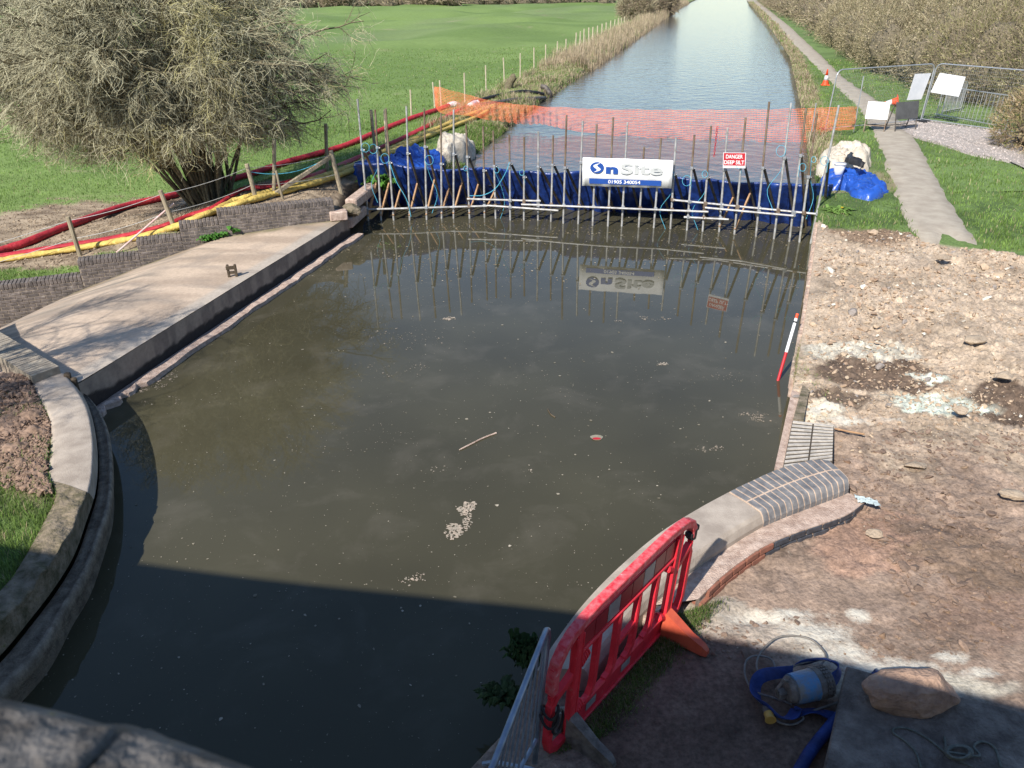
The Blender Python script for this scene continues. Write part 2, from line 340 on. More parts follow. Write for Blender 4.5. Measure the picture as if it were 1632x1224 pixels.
def gL(x, y):
    x = np.asarray(x, float); y = np.asarray(y, float)
    d = le(y)-x
    z = np.interp(d, [0, .25, 1, 2.4, 3.1, 4, 5.1, 6.6, 9, 30, 90], [.58, .74, .92, .88, .7, .42, .12, -.22, -.5, -.75, -.9])
    far = sstep(24, 45, y); z2 = np.interp(d, [0, .4, 1.5, 3, 6, 15, 60], [.58, .85, .95, .8, .45, .2, -.1]); z = z*(1-far)+z2*far
    wy = np.interp(x, [-13.5, -4.25], [15.25, 18.85]); wt = np.interp(x, [-9.75, -9.4, -8.5, -8.2, -7.6, -7.4, -6.8, -6.6], [-.20, .14, .15, .44, .45, .72, .73, .90])
    z = np.where((y < 22) & (x < -4.2), np.minimum(z, wt)*(1-sstep(.15, 1.7, y-wy))+z*sstep(.15, 1.7, y-wy), z)
    return z+fbm(x, y, .05, 3, 3)*sstep(40, 120, y)*1.6*sstep(4, 20, d)+fbm(x, y, .5, 3, 5)*.07*sstep(.5, 4, d)
def gR(x, y):
    x = np.asarray(x, float); y = np.asarray(y, float)
    z = np.interp(y, [0, 4.6, 5.3, 7, 9, 13, 16.5, 20, 400], [.5, .5, .46, .46, .60, .72, .84, .9, .9])
    return z
def gV(x, y): return .56+fbm(x, y, .8, 3, 8)*.05   # verge behind the near left wing wall

# ===================== SETTING =====================
# lower basin water and canal water
mb = MB(); mb.add([(-8.2, -8, 0), (12, -8, 0), (12, 22.6, 0), (-4.9, 22.6, 0), (-4.05, 19.12, 0), (-6.42, 9.7, 0), (-6.6, 9.3, 0)], [tuple(range(7))]); mb.build('basin_water', M['water_low'], kind='structure', loc=(0, 0, 0))
ys = np.array([21.6, 24, 28, 33, 40, 50, 62, 80, 105, 140, 190, 240, 300, 420.])
DAMX = lambda y: None
X = np.stack([le(ys)-.6, (le(ys)+re(ys))/2, re(ys)+.6], 1); Y = np.stack([ys]*3, 1)
# ===== near edge of the canal water follows the sheeted dam
X[0] = [-4.6, 1, 8.0]; Y[0] = [22.4, 21.6, 20.6]
grid('canal_water', X, Y, np.full_like(X, .6), M['water_up'], smooth=False, kind='structure')
mb = MB(); mb.quad((-60, -20, -1.2), (60, -20, -1.2), (60, 60, -1.2), (-60, 60, -1.2)); mb.build('canal_bed', M['old_stone'], kind='structure', loc=(0, 0, 0))

C_ = lambda *c: np.array(c, float)
GRASS, GRASS_D, SOIL, SOILP, TAN, CEM, DARK = C_(.12, .18, .055), C_(.07, .11, .035), C_(.17, .115, .082), C_(.30, .20, .145), C_(.43, .335, .235), C_(.56, .53, .45), C_(.12, .085, .062)
def lerp(a, b, t): return a*(1-t[..., None])+b*t[..., None]

# ---- left field ----
yy = np.concatenate([np.arange(15.6, 40, .16), np.geomspace(40, 420, 150)])
dd = np.concatenate([np.arange(0, .6, .1), np.geomspace(.6, 14, 90), np.geomspace(14.5, 330, 60)])
Yg, Dg = np.meshgrid(yy, dd, indexing='ij')
# start line behind the stepped wall
WALL = [C_(-4.25, 18.85), C_(-13.5, 15.25)]
def wall_y(x): return np.interp(x, [WALL[1][0], WALL[0][0]], [WALL[1][1], WALL[0][1]])
Xg = le(Yg)-Dg
Ylim = wall_y(np.minimum(Xg, -4.25))+.12
Y2 = np.maximum(Yg, np.where(Xg < -3.9, np.minimum(Ylim, 25), 18.95))
Zg = gL(Xg, Y2); Zg[:, 0] = -.4; Zg[:, 1] = .60
def mud_mask(x, y):   # bare soil under the hawthorn and along the hoses
    t0 = TREE
    a = np.exp(-(((x-t0[0]-.2)/4.2)**2+((y-t0[1]+1.7)/2.0)**2)**1.5)
    b = np.exp(-((((x+10.5)/3.2)**2+((y-18.6)/1.3)**2))**2)
    c = np.exp(-((((x+4.3)/1.0)**2+((y-21.)/1.6)**2))**2)*.9
    d_ = np.exp(-((((x+11.8)/5.6)**2+((y-21.9-(x+12)*.1)/3.6)**2))**2)*.95
    return np.clip(np.maximum(np.maximum(np.maximum(a, b), c), d_)*1.3+fbm(x, y, 1.2, 4, 21)*.75-.12, 0, 1)
TREE = ground(335, 318, gL)
g = lerp(C_(.165, .235, .07), C_(.125, .188, .052), sstep(-.3, .3, fbm(Xg, Y2, .12, 4, 11)))
g = lerp(g, C_(.155, .20, .085), sstep(.1, .5, fbm(Xg, Y2*.5, .06, 3, 14))*.6)
g = lerp(g, lerp(C_(.36, .28, .195), C_(.15, .11, .075), sstep(-.2, .25, fbm(Xg, Y2, 2.6, 5, 31, .7))), sstep(.25, .6, mud_mask(Xg, Y2)))
dry = sstep(5, 1.5, Dg)*sstep(23, 28, Y2)
g = lerp(g, C_(.30, .25, .13), dry*.55*sstep(-.25, .25, fbm(Xg, Y2, .7, 3, 41)))
g[Dg < .25] = C_(.10, .075, .05)
grid('grass_field', Xg, Y2, Zg, M['field'], col=g, kind='structure')

# ---- near left verge behind the wing wall ----
WL = [((48, 600), (97, 590), (128, 622), (140, 632)), ((60, 630), (133, 640), (142, 650), (158, 655)), ((80, 670), (146, 685), (152, 690), (172, 690)),
      ((80, 720), (148, 730), (156, 735), (178, 740)), ((76, 757), (143, 775), (152, 785), (175, 800)), ((88, 790), (125, 820), (138, 830), (160, 850)),
      ((70, 830), (100, 870), (118, 885), (135, 915)), ((40, 885), (70, 915), (88, 935), (105, 965)), ((5, 935), (30, 960), (50, 985), (65, 1035)),
      ((-60, 990), (-20, 1020), (0, 1045), (5, 1100)), ((-160, 1060), (-110, 1090), (-80, 1120), (-75, 1180))]
inner = smooth_path([at(*s[0], .62) for s in WL], 8); crest = smooth_path([at(*s[1], .62) for s in WL], 8)
ledi = smooth_path([at(*s[2], .34) for s in WL], 8); ledo = smooth_path([at(*s[3], .30) for s in WL], 8)
n_in = len(inner); ti = np.linspace(0, 1, n_in)
q = np.linspace(0, 1, 260); ix = np.interp(q, ti, [p[0] for p in inner]); iy = np.interp(q, ti, [p[1] for p in inner])
ss = np.concatenate([np.linspace(0, 3, 130), np.linspace(3.2, 20, 30)])
Qg, Sg = np.meshgrid(q, ss, indexing='ij'); Xv = np.interp(Qg, q, ix)-Sg*.97; Yv = np.interp(Qg, q, iy)+Sg*.03*(1-2*Qg)
def clod_mask(x, y, s, qq): return np.clip(sstep(.62, .30, qq)*sstep(1.6, .7, s+qq*1.2)*1.1, 0, 1)
cm = clod_mask(Xv, Yv, Sg, Qg*1.0)
w1, w2, wid = worley(Xv, Yv, 9, 3)
Zv = gV(Xv, Yv)-.05*(1-sstep(0, .15, Sg))+cm*(.05+fbm(Xv, Yv, 5, 4, 2)*.10+(1-np.clip(w1, 0, 1))*.06)
cv = lerp(lerp(GRASS_D, GRASS, sstep(-.3, .3, fbm(Xv, Yv, 3, 3, 5))), lerp(SOIL*1.1, C_(.30, .205, .15), wid), np.clip(cm*1.5, 0, 1))
cv = lerp(cv, SOIL, sstep(.15, .5, fbm(Xv, Yv, 2.2, 3, 77))*.7)
grid('grass_verge', Xv, Yv, Zv, M['ground'], col=cv, kind='structure')

# ---- right bank ----
def patch_list():
    L = []
    for px, py, rx, ry, col, st in [
        (1395, 600, .75, .45, DARK, 1), (1330, 640, .45, .25, C_(.15, .11, .08), .9), (1380, 385, .9, .8, C_(.20, .14, .095), .85), (1610, 640, .45, .55, DARK, 1),
        (1500, 640, .75, .22, C_(.50, .52, .44), .8), (1370, 565, .9, .28, C_(.46, .42, .34), .7), (1300, 655, .5, .2, C_(.52, .45, .34), .7), (1460, 600, .25, .14, C_(.52, .55, .47), .8), (1480, 655, .4, .16, C_(.50, .55, .47), .9),
        (1230, 1000, .55, .26, C_(.36, .30, .24), .9), (1170, 965, .35, .14, C_(.33, .28, .225), .9),
        (1600, 960, .7, .5, C_(.20, .135, .10), .6), (1430, 850, .9, .5, C_(.31, .20, .145), .8), (1560, 880, .7, .45, C_(.20, .14, .10), .8), (1450, 1085, 1.0, .20, C_(.40, .36, .29), .55), (1500, 830, .5, .18, C_(.17, .12, .09), .6),
        (1100, 1120, .85, .8, C_(.135, .09, .068), 1), (1200, 1200, .9, .5, C_(.14, .095, .07), 1), (1150, 1060, .5, .2, C_(.15, .10, .075), 1)]:
        P = at(px, py, .6); L.append((P[0], P[1], rx*1.15, ry*1.15, col, st))
    return L
PATCH = patch_list()
NB = [ground(*p, gR) for p in [(1303, 350), (1310, 368), (1400, 362), (1450, 372), (1480, 385), (1560, 395), (1600, 402), (1632, 412), (1800, 440)]]
NBx = np.array([p[0] for p in NB]); NBy = np.array([p[1] for p in NB])
def nb_y(x): return np.interp(x, NBx, NBy)
PL = [ground(*p, gR) for p in [(1478, 400), (1445, 350), (1420, 290), (1398, 225), (1372, 175), (1320, 125), (1280, 85), (1240, 45), (1190, 0)]]
PR = [ground(*p, gR) for p in [(1570, 410), (1530, 345), (1490, 280), (1462, 225), (1420, 175), (1345, 125), (1305, 85), (1262, 45), (1206, 0)]]
def pxl(y): return np.interp(y, [p[1] for p in PL], [p[0] for p in PL])
def pxr(y): return np.interp(y, [p[1] for p in PR], [p[0] for p in PR])
def colR(x, y):
    n1 = fbm(x, y, 1.3, 5, 51); n2 = fbm(x, y, 4, 4, 61); w1, w2, wid = worley(x, y, 7, 4)
    t = sstep(7.2, 9.6, y+n1*1.5+(x-4)*.12)
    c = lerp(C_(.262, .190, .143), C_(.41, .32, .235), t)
    c = lerp(c, c*.72, sstep(0, .5, n1)*.8); c = lerp(c, C_(.50, .40, .29), sstep(.1, .5, n2)*t*.5); c = c*(.9+.22*wid[..., None])
    wx = x+fbm(x, y, 2.5, 4, 71)*.32; wy = y+fbm(x, y, 2.5, 4, 81)*.28
    for a, b, rx, ry, col, st in PATCH:
        k = np.exp(-(((wx-a)/rx)**2+((wy-b)/ry)**2)**2)*st
        c = lerp(c, col, sstep(.25, .6, k+n2*.25*(k > .05)))
    m2 = fbm(x, y, 3.2, 6, 95, .75); c = c*(1+.55*np.clip(m2, -.6, .6))[..., None]
    sp = sstep(.05, .4, fbm(x, y, 5, 5, 91, .7))*.4
    return lerp(c, c*.62, sp)
def green_mask(x, y): return sstep(-.25, .15, y-nb_y(x)+fbm(x, y, 1.2, 3, 19)*.35)
yy = np.concatenate([np.arange(2.2, 10, .027), np.arange(10, 11, .035), np.arange(11, 19.5, .06)]); dd = np.concatenate([np.arange(0, 4.2, .028), np.arange(4.2, 4.5, .035), np.arange(4.5, 9, .07), np.geomspace(9.2, 30, 20)])
Yg, Dg = np.meshgrid(yy, dd, indexing='ij')
e0 = re(Yg); e0 = np.where((Yg > 5.3) & (Yg < 7.3), e0, e0); Xg = e0+Dg
gm = green_mask(Xg, Yg); pathm = (Xg > pxl(Yg)-.1) & (Xg < pxr(Yg)+.1) & (Yg > 15.2)
Zg = gR(Xg, Yg); t = sstep(7.4, 9.2, Yg)*(1-gm)
w1, w2, wid = worley(Xg+fbm(Xg, Yg, 4, 2, 7)*.1, Yg, 6.5, 4); v1, v2, vid = worley(Xg, Yg, 15, 14)
rub = fbm(Xg, Yg, .8, 4, 15)*.10+np.clip(w2-w1, 0, .35)*.12*(.4+wid)+np.clip(v2-v1, 0, .4)*.055*(.3+vid)+fbm(Xg, Yg, 11, 4, 16)*.035+np.exp(-((Yg-(nb_y(Xg)-.9))/.5)**2)*.13*sstep(7.6, 8.6, Xg)
flat = fbm(Xg, Yg, .9, 4, 17)*.035+fbm(Xg, Yg, 7, 5, 18, .65)*.06+np.clip(v2-v1, 0, .3)*.03*vid
foot = sstep(5.6, 6.2, Yg)
edge = sstep(0, .5, Dg)
Zg = Zg+(rub*t+flat*(1-t)*(1-gm)*(.35+.65*foot))*(.3+.7*edge)+fbm(Xg, Yg, 2, 3, 20)*.03*gm
Zg = np.where(pathm, gR(Xg, Yg)-.02, Zg)
for px, py, r, dz in [(1395, 605, .45, -.10), (1615, 650, .4, -.14), (1205, 965, .10, -.06), (1275, 690, .1, -.06)]:
    P = at(px, py, .6); Zg = Zg+dz*np.exp(-(((Xg-P[0])/(r*1.6))**2+((Yg-P[1])/r)**2))
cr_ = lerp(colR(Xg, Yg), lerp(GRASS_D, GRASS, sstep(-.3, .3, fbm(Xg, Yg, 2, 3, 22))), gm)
Zg[:, 0] = -.5
GXr, GYr, GZr = Xg, Yg, Zg
MX = [(1240, 962, .75, .13, .6), (1300, 990, .5, .20, .62), (1340, 1025, .45, .2, .62), (1420, 1050, .75, .18, .6), (1372, 962, .16, .12, .65), (1520, 1030, .25, .10, .6), (1565, 1058, .25, .08, .6), (1290, 955, .2, .08, .5), (1180, 960, .3, .12, .5), (1600, 960, .5, .3, .36), (1560, 880, .6, .3, .34), (1480, 900, .6, .4, .33),
      (1395, 575, .5, .2, .5), (1300, 655, .6, .2, .6), (1350, 672, .5, .14, .6), (1420, 668, .3, .1, .55), (1470, 600, .3, .2, .5), (1490, 650, .5, .16, .5), (1600, 560, .5, .4, .42), (1500, 480, 1., .8, .40), (1400, 480, 1., .8, .38), (1450, 420, 1.5, .8, .42), (1310, 680, .3, .12, .6)]
mixv = np.full(Xg.shape, .0)
for px, py, rx, ry, st in MX: P = at(px, py, .6); mixv = np.maximum(mixv, st*np.exp(-(((Xg-P[0])/(rx*1.1))**2+((Yg-P[1])/(ry*1.25))**2)**1.3))
mixv = np.maximum(mixv, .30*(1-gm)*(Yg > 4.9))
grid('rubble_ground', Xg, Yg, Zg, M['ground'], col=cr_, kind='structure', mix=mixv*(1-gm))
def zR(x, y):   # actual surface
    i = int(np.clip(np.searchsorted(yy, y), 0, len(yy)-1)); j = int(np.clip(np.searchsorted(dd, x-float(re(yy[i]))), 1, len(dd)-1)); return float(GZr[i, j])
yf = np.concatenate([np.arange(19.44, 60, .35), np.geomspace(60, 420, 90)]); df = np.concatenate([np.arange(0, 12, .22), np.geomspace(12.3, 250, 40)])
Yg, Dg = np.meshgrid(yf, df, indexing='ij'); Xg = re(Yg)+Dg
Zg = gR(Xg, Yg)+fbm(Xg, Yg, .9, 3, 23)*.05*sstep(0, .5, Dg); Zg = np.where((Xg > pxl(Yg)-.15) & (Xg < pxr(Yg)+.15), .88, Zg)
Zg[:, 0] = -.2; Zg[:, 1] = .75
g = lerp(C_(.14, .205, .07), C_(.10, .15, .05), sstep(-.3, .3, fbm(Xg, Yg, .5, 4, 24)))
g = lerp(g, C_(.27, .22, .13), sstep(1.2, .4, Dg)*.8)
g = lerp(g, C_(.26, .21, .13), sstep(-.1, .25, fbm(Xg, Yg, .9, 3, 25))*sstep(23.5, 22, Yg)*sstep(3.2, 2.2, Dg)*.8)
grid('towpath_verge', Xg, Yg, Zg, M['field'], col=g, kind='structure')
# towpath
yp = np.concatenate([np.arange(15.0, 60, .2), np.geomspace(60, 220, 60)])
rows = []
for y in yp:
    a = pxl(y)+fbm(np.array(y), np.array(0.), 1.5, 3, 33)*.12; b = pxr(y)+fbm(np.array(y), np.array(5.), 1.5, 3, 34)*.12
    rows.append([(a+(b-a)*t, y, float(gR(0, y))+.02+.03*math.sin(t*math.pi)+(-.06 if t in (0, 1) else 0)-.16*float(sstep(16.1, 15.2, np.array(y+.5*math.sin(t*9))))) for t in (0, .04, .3, .5, .7, .96, 1)])
mb = MB(); mb.strip(rows); mb.build('towpath', M['path'], smooth=True, kind='structure', loc=(0, 0, 0))
# gravel access patch
poly = [ground(*p, gR) for p in [(1452, 190), (1600, 212), (1680, 230), (1700, 300), (1640, 268), (1600, 258), (1540, 246), (1500, 232), (1455, 218), (1430, 200)]]
c0 = np.mean(poly, 0); P2 = []
pp = smooth_path(poly+[poly[0]], 8)
mb = MB(); rings = [[c0+(p-c0)*k+np.array([0, 0, h+.012*random.random()]) for p in pp] for k, h in ((1.0, -.02), (.985, .035), (.8, .05), (.5, .05), (.2, .05), (.01, .05))]
mb.strip(rings); mb.build('gravel_path', M['gravel'], smooth=False, kind='structure', loc=(0, 0, 0))

# ===================== spillway slab, stepped brick wall =====================
EA, EB = C_(-3.97, 19.12), C_(-6.45, 9.3); ed = (EB-EA)/np.linalg.norm(EB-EA); en = np.array([ed[1], -ed[0]]); en = en if en[0] < 0 else -en
def slab_z(d): return .5-np.interp(d, [0, 1, 2.33, 3.78, 4.95, 6.1, 9], [0, .01, .11, .58, .99, 1.53, 2.9])
L_ = np.linalg.norm(EB-EA); su = np.linspace(0, L_, 90); sd = np.linspace(0, 9, 110)
U_, D_ = np.meshgrid(su, sd, indexing='ij'); Xs = EA[0]+ed[0]*U_+en[0]*D_; Ys = EA[1]+ed[1]*U_+en[1]*D_
Zs = slab_z(D_)+fbm(Xs, Ys, 1, 3, 44)*.008
Zs = np.where(Ys > wall_y(Xs)+.15, Zs-.25, Zs)
# albedo: pinkish concrete with grey run-off stains down the slope
st = sstep(-.15, .35, fbm(U_*1.6, D_*.25, 1.5, 4, 46)); cs = lerp(C_(.50, .39, .295), C_(.37, .285, .215), st); cs = lerp(cs, C_(.27, .225, .185), sstep(.12, .4, fbm(Xs, Ys, 1.1, 5, 58, .65))*.5)
cs = lerp(cs, C_(.20, .175, .145), sstep(.05, .45, fbm(U_*5, D_*.35, 1.2, 4, 47)+sstep(2.2, 4.5, D_)*.25-.1)*sstep(1.2, 2.6, D_)*.8)
cs = lerp(cs, C_(.40, .36, .31), sstep(.35, .2, D_)*.7)
dwl = (wall_y(Xs)-Ys)*.93; cs = lerp(cs, C_(.25, .19, .13), sstep(.75, .2, dwl+fbm(Xs, Ys, 1.5, 4, 59)*.6)*.8); cs = lerp(cs, C_(.16, .15, .07), sstep(.3, .05, dwl+fbm(Xs, Ys, 2.5, 4, 60)*.3)*.7)
cs = lerp(cs, C_(.24, .205, .175), sstep(.0, .4, fbm(U_*7, D_*.3, 1.2, 5, 61, .65)+sstep(1.0, 3.5, D_)*.2-.12)*.55)
M['slab'] = attr_mat('slab_concrete', 14, .16, .88, .3, 70)
grid('concrete_apron', Xs, Ys, Zs, M['slab'], col=cs, kind='structure')
M['slab'] = attr_mat('slab_concrete', 14, .16, .88, .3, 70)
def edge3(u, d, z): return np.array([EA[0]+ed[0]*u+en[0]*d, EA[1]+ed[1]*u+en[1]*d, z])
sz_ = np.linspace(.5, -.4, 40); US, ZS = np.meshgrid(np.linspace(0, L_, 360), sz_, indexing='ij'); wet = sstep(.02, -.04, ZS-.22-.09*fbm(US, ZS*0, 1.2, 5, 52)-.05*fbm(US, ZS*2, 6, 3, 53))
csd = lerp(lerp(C_(.36, .275, .21), C_(.25, .19, .15), sstep(-.2, .3, fbm(US*3, ZS, 1.5, 4, 54))), C_(.055, .042, .036), wet)
grid('apron_side', EA[0]+ed[0]*US-en[0]*.012, EA[1]+ed[1]*US-en[1]*.012, ZS-.002, M['slab'], col=csd, kind='structure')
# low stone toe ledge just above the water
tl = thing('stone_ledge', 'narrow wet stone ledge at the water line below the concrete apron', 'ledge', edge3(4, -.3, 0))
mb = MB(); rows = []
for u in np.linspace(-.1, L_+.6, 120):
    wv = .30+.05*float(fbm(np.array(u), np.array(1.), 2, 4, 48)); zt = .07+.03*float(fbm(np.array(u), np.array(3.), 3, 3, 49))
    if u > L_-1.8: wv *= .6+.4*abs(math.sin(u*9)); 
    rows.append([edge3(u, -.02, .03), edge3(u, -.14, .05), edge3(u, -.17, zt+.02), edge3(u, -wv, zt), edge3(u, -wv-.03, -.3)])
mb.strip(rows); mb.build('kerb_stones', M['footing'], tl, smooth=False)

sw = thing('stepped_brick_wall', 'old grey brick wall stepping down beside the concrete apron', 'wall', (-8, 17, -.2))
SEG = [(-4.25, -6.71, 1.0), (-6.71, -7.5, .8), (-7.5, -8.38, .52), (-8.38, -9.55, .21), (-9.55, -13.3, -.13)]
wd = (WALL[1]-WALL[0])/np.linalg.norm(WALL[1]-WALL[0]); wn = np.array([-wd[1], wd[0]]); wn = wn if wn[1] < 0 else -wn; yaww = math.atan2(wd[1], wd[0])
core = MB(); bricks = MB(); cope = MB()
for xa, xb, zt in SEG:
    sa = (xa-WALL[0][0])/wd[0]; sb = (xb-WALL[0][0])/wd[0]
    a = WALL[0]+wd*sa; b = WALL[0]+wd*sb; zb = -2.2
    def P(s, o, z): r = WALL[0]+wd*s+wn*o; return np.array([r[0], r[1], z])
    core.hexa([P(sa, .10, zb), P(sb-.004, .10, zb), P(sb-.004, -.22, zb), P(sa, -.22, zb), P(sa, .10, zt-.01), P(sb-.004, .10, zt-.01), P(sb-.004, -.22, zt-.01), P(sa, -.22, zt-.01)])
    z = zt-.115-.01
    k = int((sb-sa)/.078)
    for i in range(k):   # on-edge coping
        s = sa+(i+.5)*(sb-sa)/k
        cope.bbox(P(s, -.06+random.uniform(-.004, .004), zt-.055+random.uniform(-.005, .004)), (.068, .345, .118), .008, yaw=yaww)
    row = 0
    while z > -1.75:
        k = max(1, int((sb-sa)/.225))
        for i in range(-1, k+1):
            s0 = sa+(i+.5*(row % 2))*.225; s1 = s0+.213; s0 = max(s0, sa+.004); s1 = min(s1, sb-.004)
            if s1-s0 > .03: bricks.bbox(P((s0+s1)/2, .058+random.uniform(-.003, .003), z-.034), (s1-s0, .1, .063), .005, yaw=yaww)
        z -= .075; row += 1
core.build('mortar_core', M['mortar'], sw); bricks.build('brick_face', M['old_brick'], sw); cope.build('coping', M['old_brick'], sw)

# brick coping at the near end of the apron
bc = thing('brick_coping', 'pale brick-on-edge coping at the near end of the concrete apron', 'wall', at(40, 580, .72))
zc = .74; q4 = [at(94, 584, zc), at(50, 600, zc), at(-30, 556, zc), at(12, 536, zc)]
d1 = q4[3]-q4[0]; d1 /= np.linalg.norm(d1); wv = q4[1]-q4[0]
mb = MB(); mc = MB(); n = 70
for i in range(n):
    s = i*.073
    a = q4[0]+d1*(s+.004); b = q4[0]+d1*(s+.067); dz = random.uniform(-.004, .003)
    c = [a, b, b+wv, a+wv]
    mb.hexa([p-np.array([0, 0, .12]) for p in c]+[p+np.array([0, 0, dz]) for p in c])
a, b = q4[0]+d1*.01, q4[0]+d1*(n*.073)
mc.hexa([p-np.array([0, 0, 2.2])+wv*k for p, k in ((a, .02), (b, .02), (b, .97), (a, .97))]+[p-np.array([0, 0, .012])+wv*k for p, k in ((a, .02), (b, .02), (b, .97), (a, .97))])
M['pale_brick'] = mat('pale_brick', (.36, .31, .24), (.25, .21, .165), 10, .9, .4, c3=(.42, .37, .30))
mb.build('bricks', M['pale_brick'], bc); mc.build('mortar_core', M['mortar'], bc)

# near-left curved wing wall
ww = thing('wing_wall', 'curved wing wall with rounded stone coping at the left waterside', 'wall', (crest[20][0], crest[20][1], 0))
def wall_rows(i0, i1, rough):
    rows = []
    for i in range(i0, i1+1):
        a, b, c = inner[i], crest[i], ledi[i]; n = rough*float(fbm(np.array(i*.35), np.array(0.), 1, 3, 2)); n2 = rough*float(fbm(np.array(i*.5), np.array(7.), 1, 3, 3))
        d = b-a; r = [a-np.array([0, 0, .25]), a+np.array([0, 0, -.01])]
        for t in (.12, .3, .5, .7, .85, .95): r.append(a+d*t+np.array([0, 0, .015*math.sin(t*3)+n*(.5+t)*.5+n2*math.sin(9*t)*.5]))
        for t in (0, .12, .3, .6, 1): r.append(b+(c-b)*np.array([t**.8, t**.8, t**1.1])+np.array([0, 0, n*(1-t)]))
        rows.append(r)
    return rows
mb = MB(); mb.strip(wall_rows(0, 34, .0)); mb.build('concrete_coping', M['coping_concrete'], ww, smooth=True)
mb = MB(); mb.strip(wall_rows(34, n_in-1, .06)); mb.build('stone_coping', M['old_stone'], ww, smooth=True)
rows = []
for i in range(n_in):
    c, o = ledi[i], ledo[i]; d = unit((o-c)*np.array([1, 1, 0])); f = float(fbm(np.array(i*.6), np.array(2.), 1, 3, 9))*.012
    rows.append([c-np.array([0, 0, .06]), c+(o-c)*.08-np.array([0, 0, .045]), c+(o-c)*.35+np.array([0, 0, -.03+f]), c+(o-c)*.7+np.array([0, 0, -.02-f]), c+(o-c)*.82+np.array([0, 0, .012]), o+np.array([0, 0, .01]), o+d*.012-np.array([0, 0, .03]), o-np.array([0, 0, .12]), o-d*.05-np.array([0, 0, .14]), o-d*.05-np.array([0, 0, .9])])
mb = MB(); mb.strip(rows); mb.build('ledge', M['ledge'], ww, smooth=True)
a = inner[0]; b = crest[0]; c = ledi[0]; o = ledo[0]
mb = MB(); mb.quad(a, b, c, o, o-np.array([0, 0, 1.]), a-np.array([0, 0, 1.2])); mb.build('end_face', M['weir_side'], ww)
mb = MB(); e = at(108, 600, .6); mb.bbox((e[0], e[1], .38), (.09, .12, .55), .02, yaw=.5); mb.bbox((e[0]+.11, e[1]-.06, .36), (.08, .1, .5), .02, yaw=.5)
mb.build('stop_post', M['old_timber'], loc=(e[0], e[1], .1), label='short dark timber slot post at the end of the curved wing wall', cat='post')
# timber stub on the slab
P = at(371, 441, .5); st_ = thing('timber_stub', 'small dark timber stub standing on the concrete apron edge', 'post', P)
mb = MB(); [mb.bbox(P+C_(dx, dy, .12), (.05, .06, .25), .008, yaw=.3) for dx, dy in ((-.07, 0), (.07, .02))]; mb.build('upright', M['old_timber'], st_)
mb = MB(); mb.bbox(P+C_(0, -.02, .19), (.19, .03, .07), .005, yaw=.3); mb.bbox(P+C_(0, .02, .08), (.12, .04, .05), .005, yaw=.3); mb.build('cross_piece', M['old_timber'], st_)
# mossy stone block at the far corner of the apron
P = at(568, 335, .62)
def rock(name, P, size, m, seed, sub_=3, dmin=.42, dmax=.85, **k):
    bm = bmesh.new(); bmesh.ops.create_icosphere(bm, subdivisions=sub_, radius=1); r = np.random.default_rng(seed)
    pl = unit(r.normal(size=(13, 3))); dist = r.uniform(dmin, dmax, 13); V = []
    for v in bm.verts:
        p = np.array(v.co); s = 1.
        for a, d in zip(pl, dist):
            t = p@a
            if t > d: s = min(s, d/t)
        p = p*s; p = p*(1+.10*float(fbm(np.array(p[0]*2+seed), np.array(p[1]*2+p[2]*3), 1.2, 4, seed))); V.append(p*np.array(size)/2+np.array(P)+np.array([0, 0, size[2]*.42]))
    F = np.array([[v.index for v in f.verts] for f in bm.faces]); bm.free()
    o = npmesh(name, np.array(V), F, m, smooth=k.pop('smooth', False), loc=tuple(P), parent=k.pop('parent', None)); return tag(o, k.get('label'), k.get('cat'), k.get('group'))
rock('stone_block', (P[0]-.1, P[1], .45), (.75, .5, .42), M['old_stone'], 3, label='mossy stone block at the far corner of the apron beside the scaffold', cat='stone')
mb = MB(); c = at(540, 343, .6); mb.bbox((c[0], c[1]-.05, .62), (.42, .3, .22), .02, yaw=.3); mb.build('concrete_block', M['footing'], loc=(c[0], c[1], .5), label='small brown concrete block at the right end of the stepped brick wall', cat='block')
mb = MB()
for k, (a, b, z0, z1) in enumerate([((553, 348), (574, 330), .45, .45), ((560, 318), (596, 290), .78, .78)]):
    p, q_ = at(*a, z0), at(*b, z1); d = unit(q_-p); c = (p+q_)/2; mb.bbox((c[0], c[1], c[2]-.1), (np.linalg.norm(q_-p)+.15, .3, .25), .03, yaw=math.atan2(d[1], d[0]))
mb.build('coping_stones', M['footing'], loc=at(600, 330, .3), label='broken line of coping stones on the bank behind the first scaffold tubes', cat='stones')

# ===================== right coping =====================
def zig(pts, z): return [at(*p, z) for p in pts]
rc = thing('curved_coping', 'new blue brick and concrete bullnose coping curving round the right bank', 'coping', at(1240, 790, .6))
ZT = .74
wpx = [(1322, 734), (1295, 732), (1243, 746), (1201, 764), (1162, 783)]; lpx = [(1356, 768), (1348, 772), (1300, 790), (1252, 808), (1219, 822)]
wp = smooth_path(zig(wpx, ZT), 10); lp = smooth_path(zig(lpx, ZT), 10)
def resample(P, n):
    P = np.array(P); s = np.concatenate([[0], np.cumsum(np.linalg.norm(np.diff(P, axis=0), axis=1))]); t = np.linspace(0, s[-1], n); return np.stack([np.interp(t, s, P[:, i]) for i in range(3)], 1)
NBR = 15; W_ = resample(wp, NBR*6+1); Lp = resample(lp, NBR*6+1)
mb = MB(); mc = MB()
def prof(a, b, t):   # cross-section of bullnose coping, t along from water to land
    d = b-a; w_ = np.linalg.norm(d); x = t
    drop = 0. if x < .86 else .10*((x-.86)/.14)**2
    return a+d*min(x, 1.0)+np.array([0, 0, .02*math.sin(min(x, .9)*2.2)-drop])
TT = [0, .04, .44, .475, .52, .8, .88, .94, 1.0]
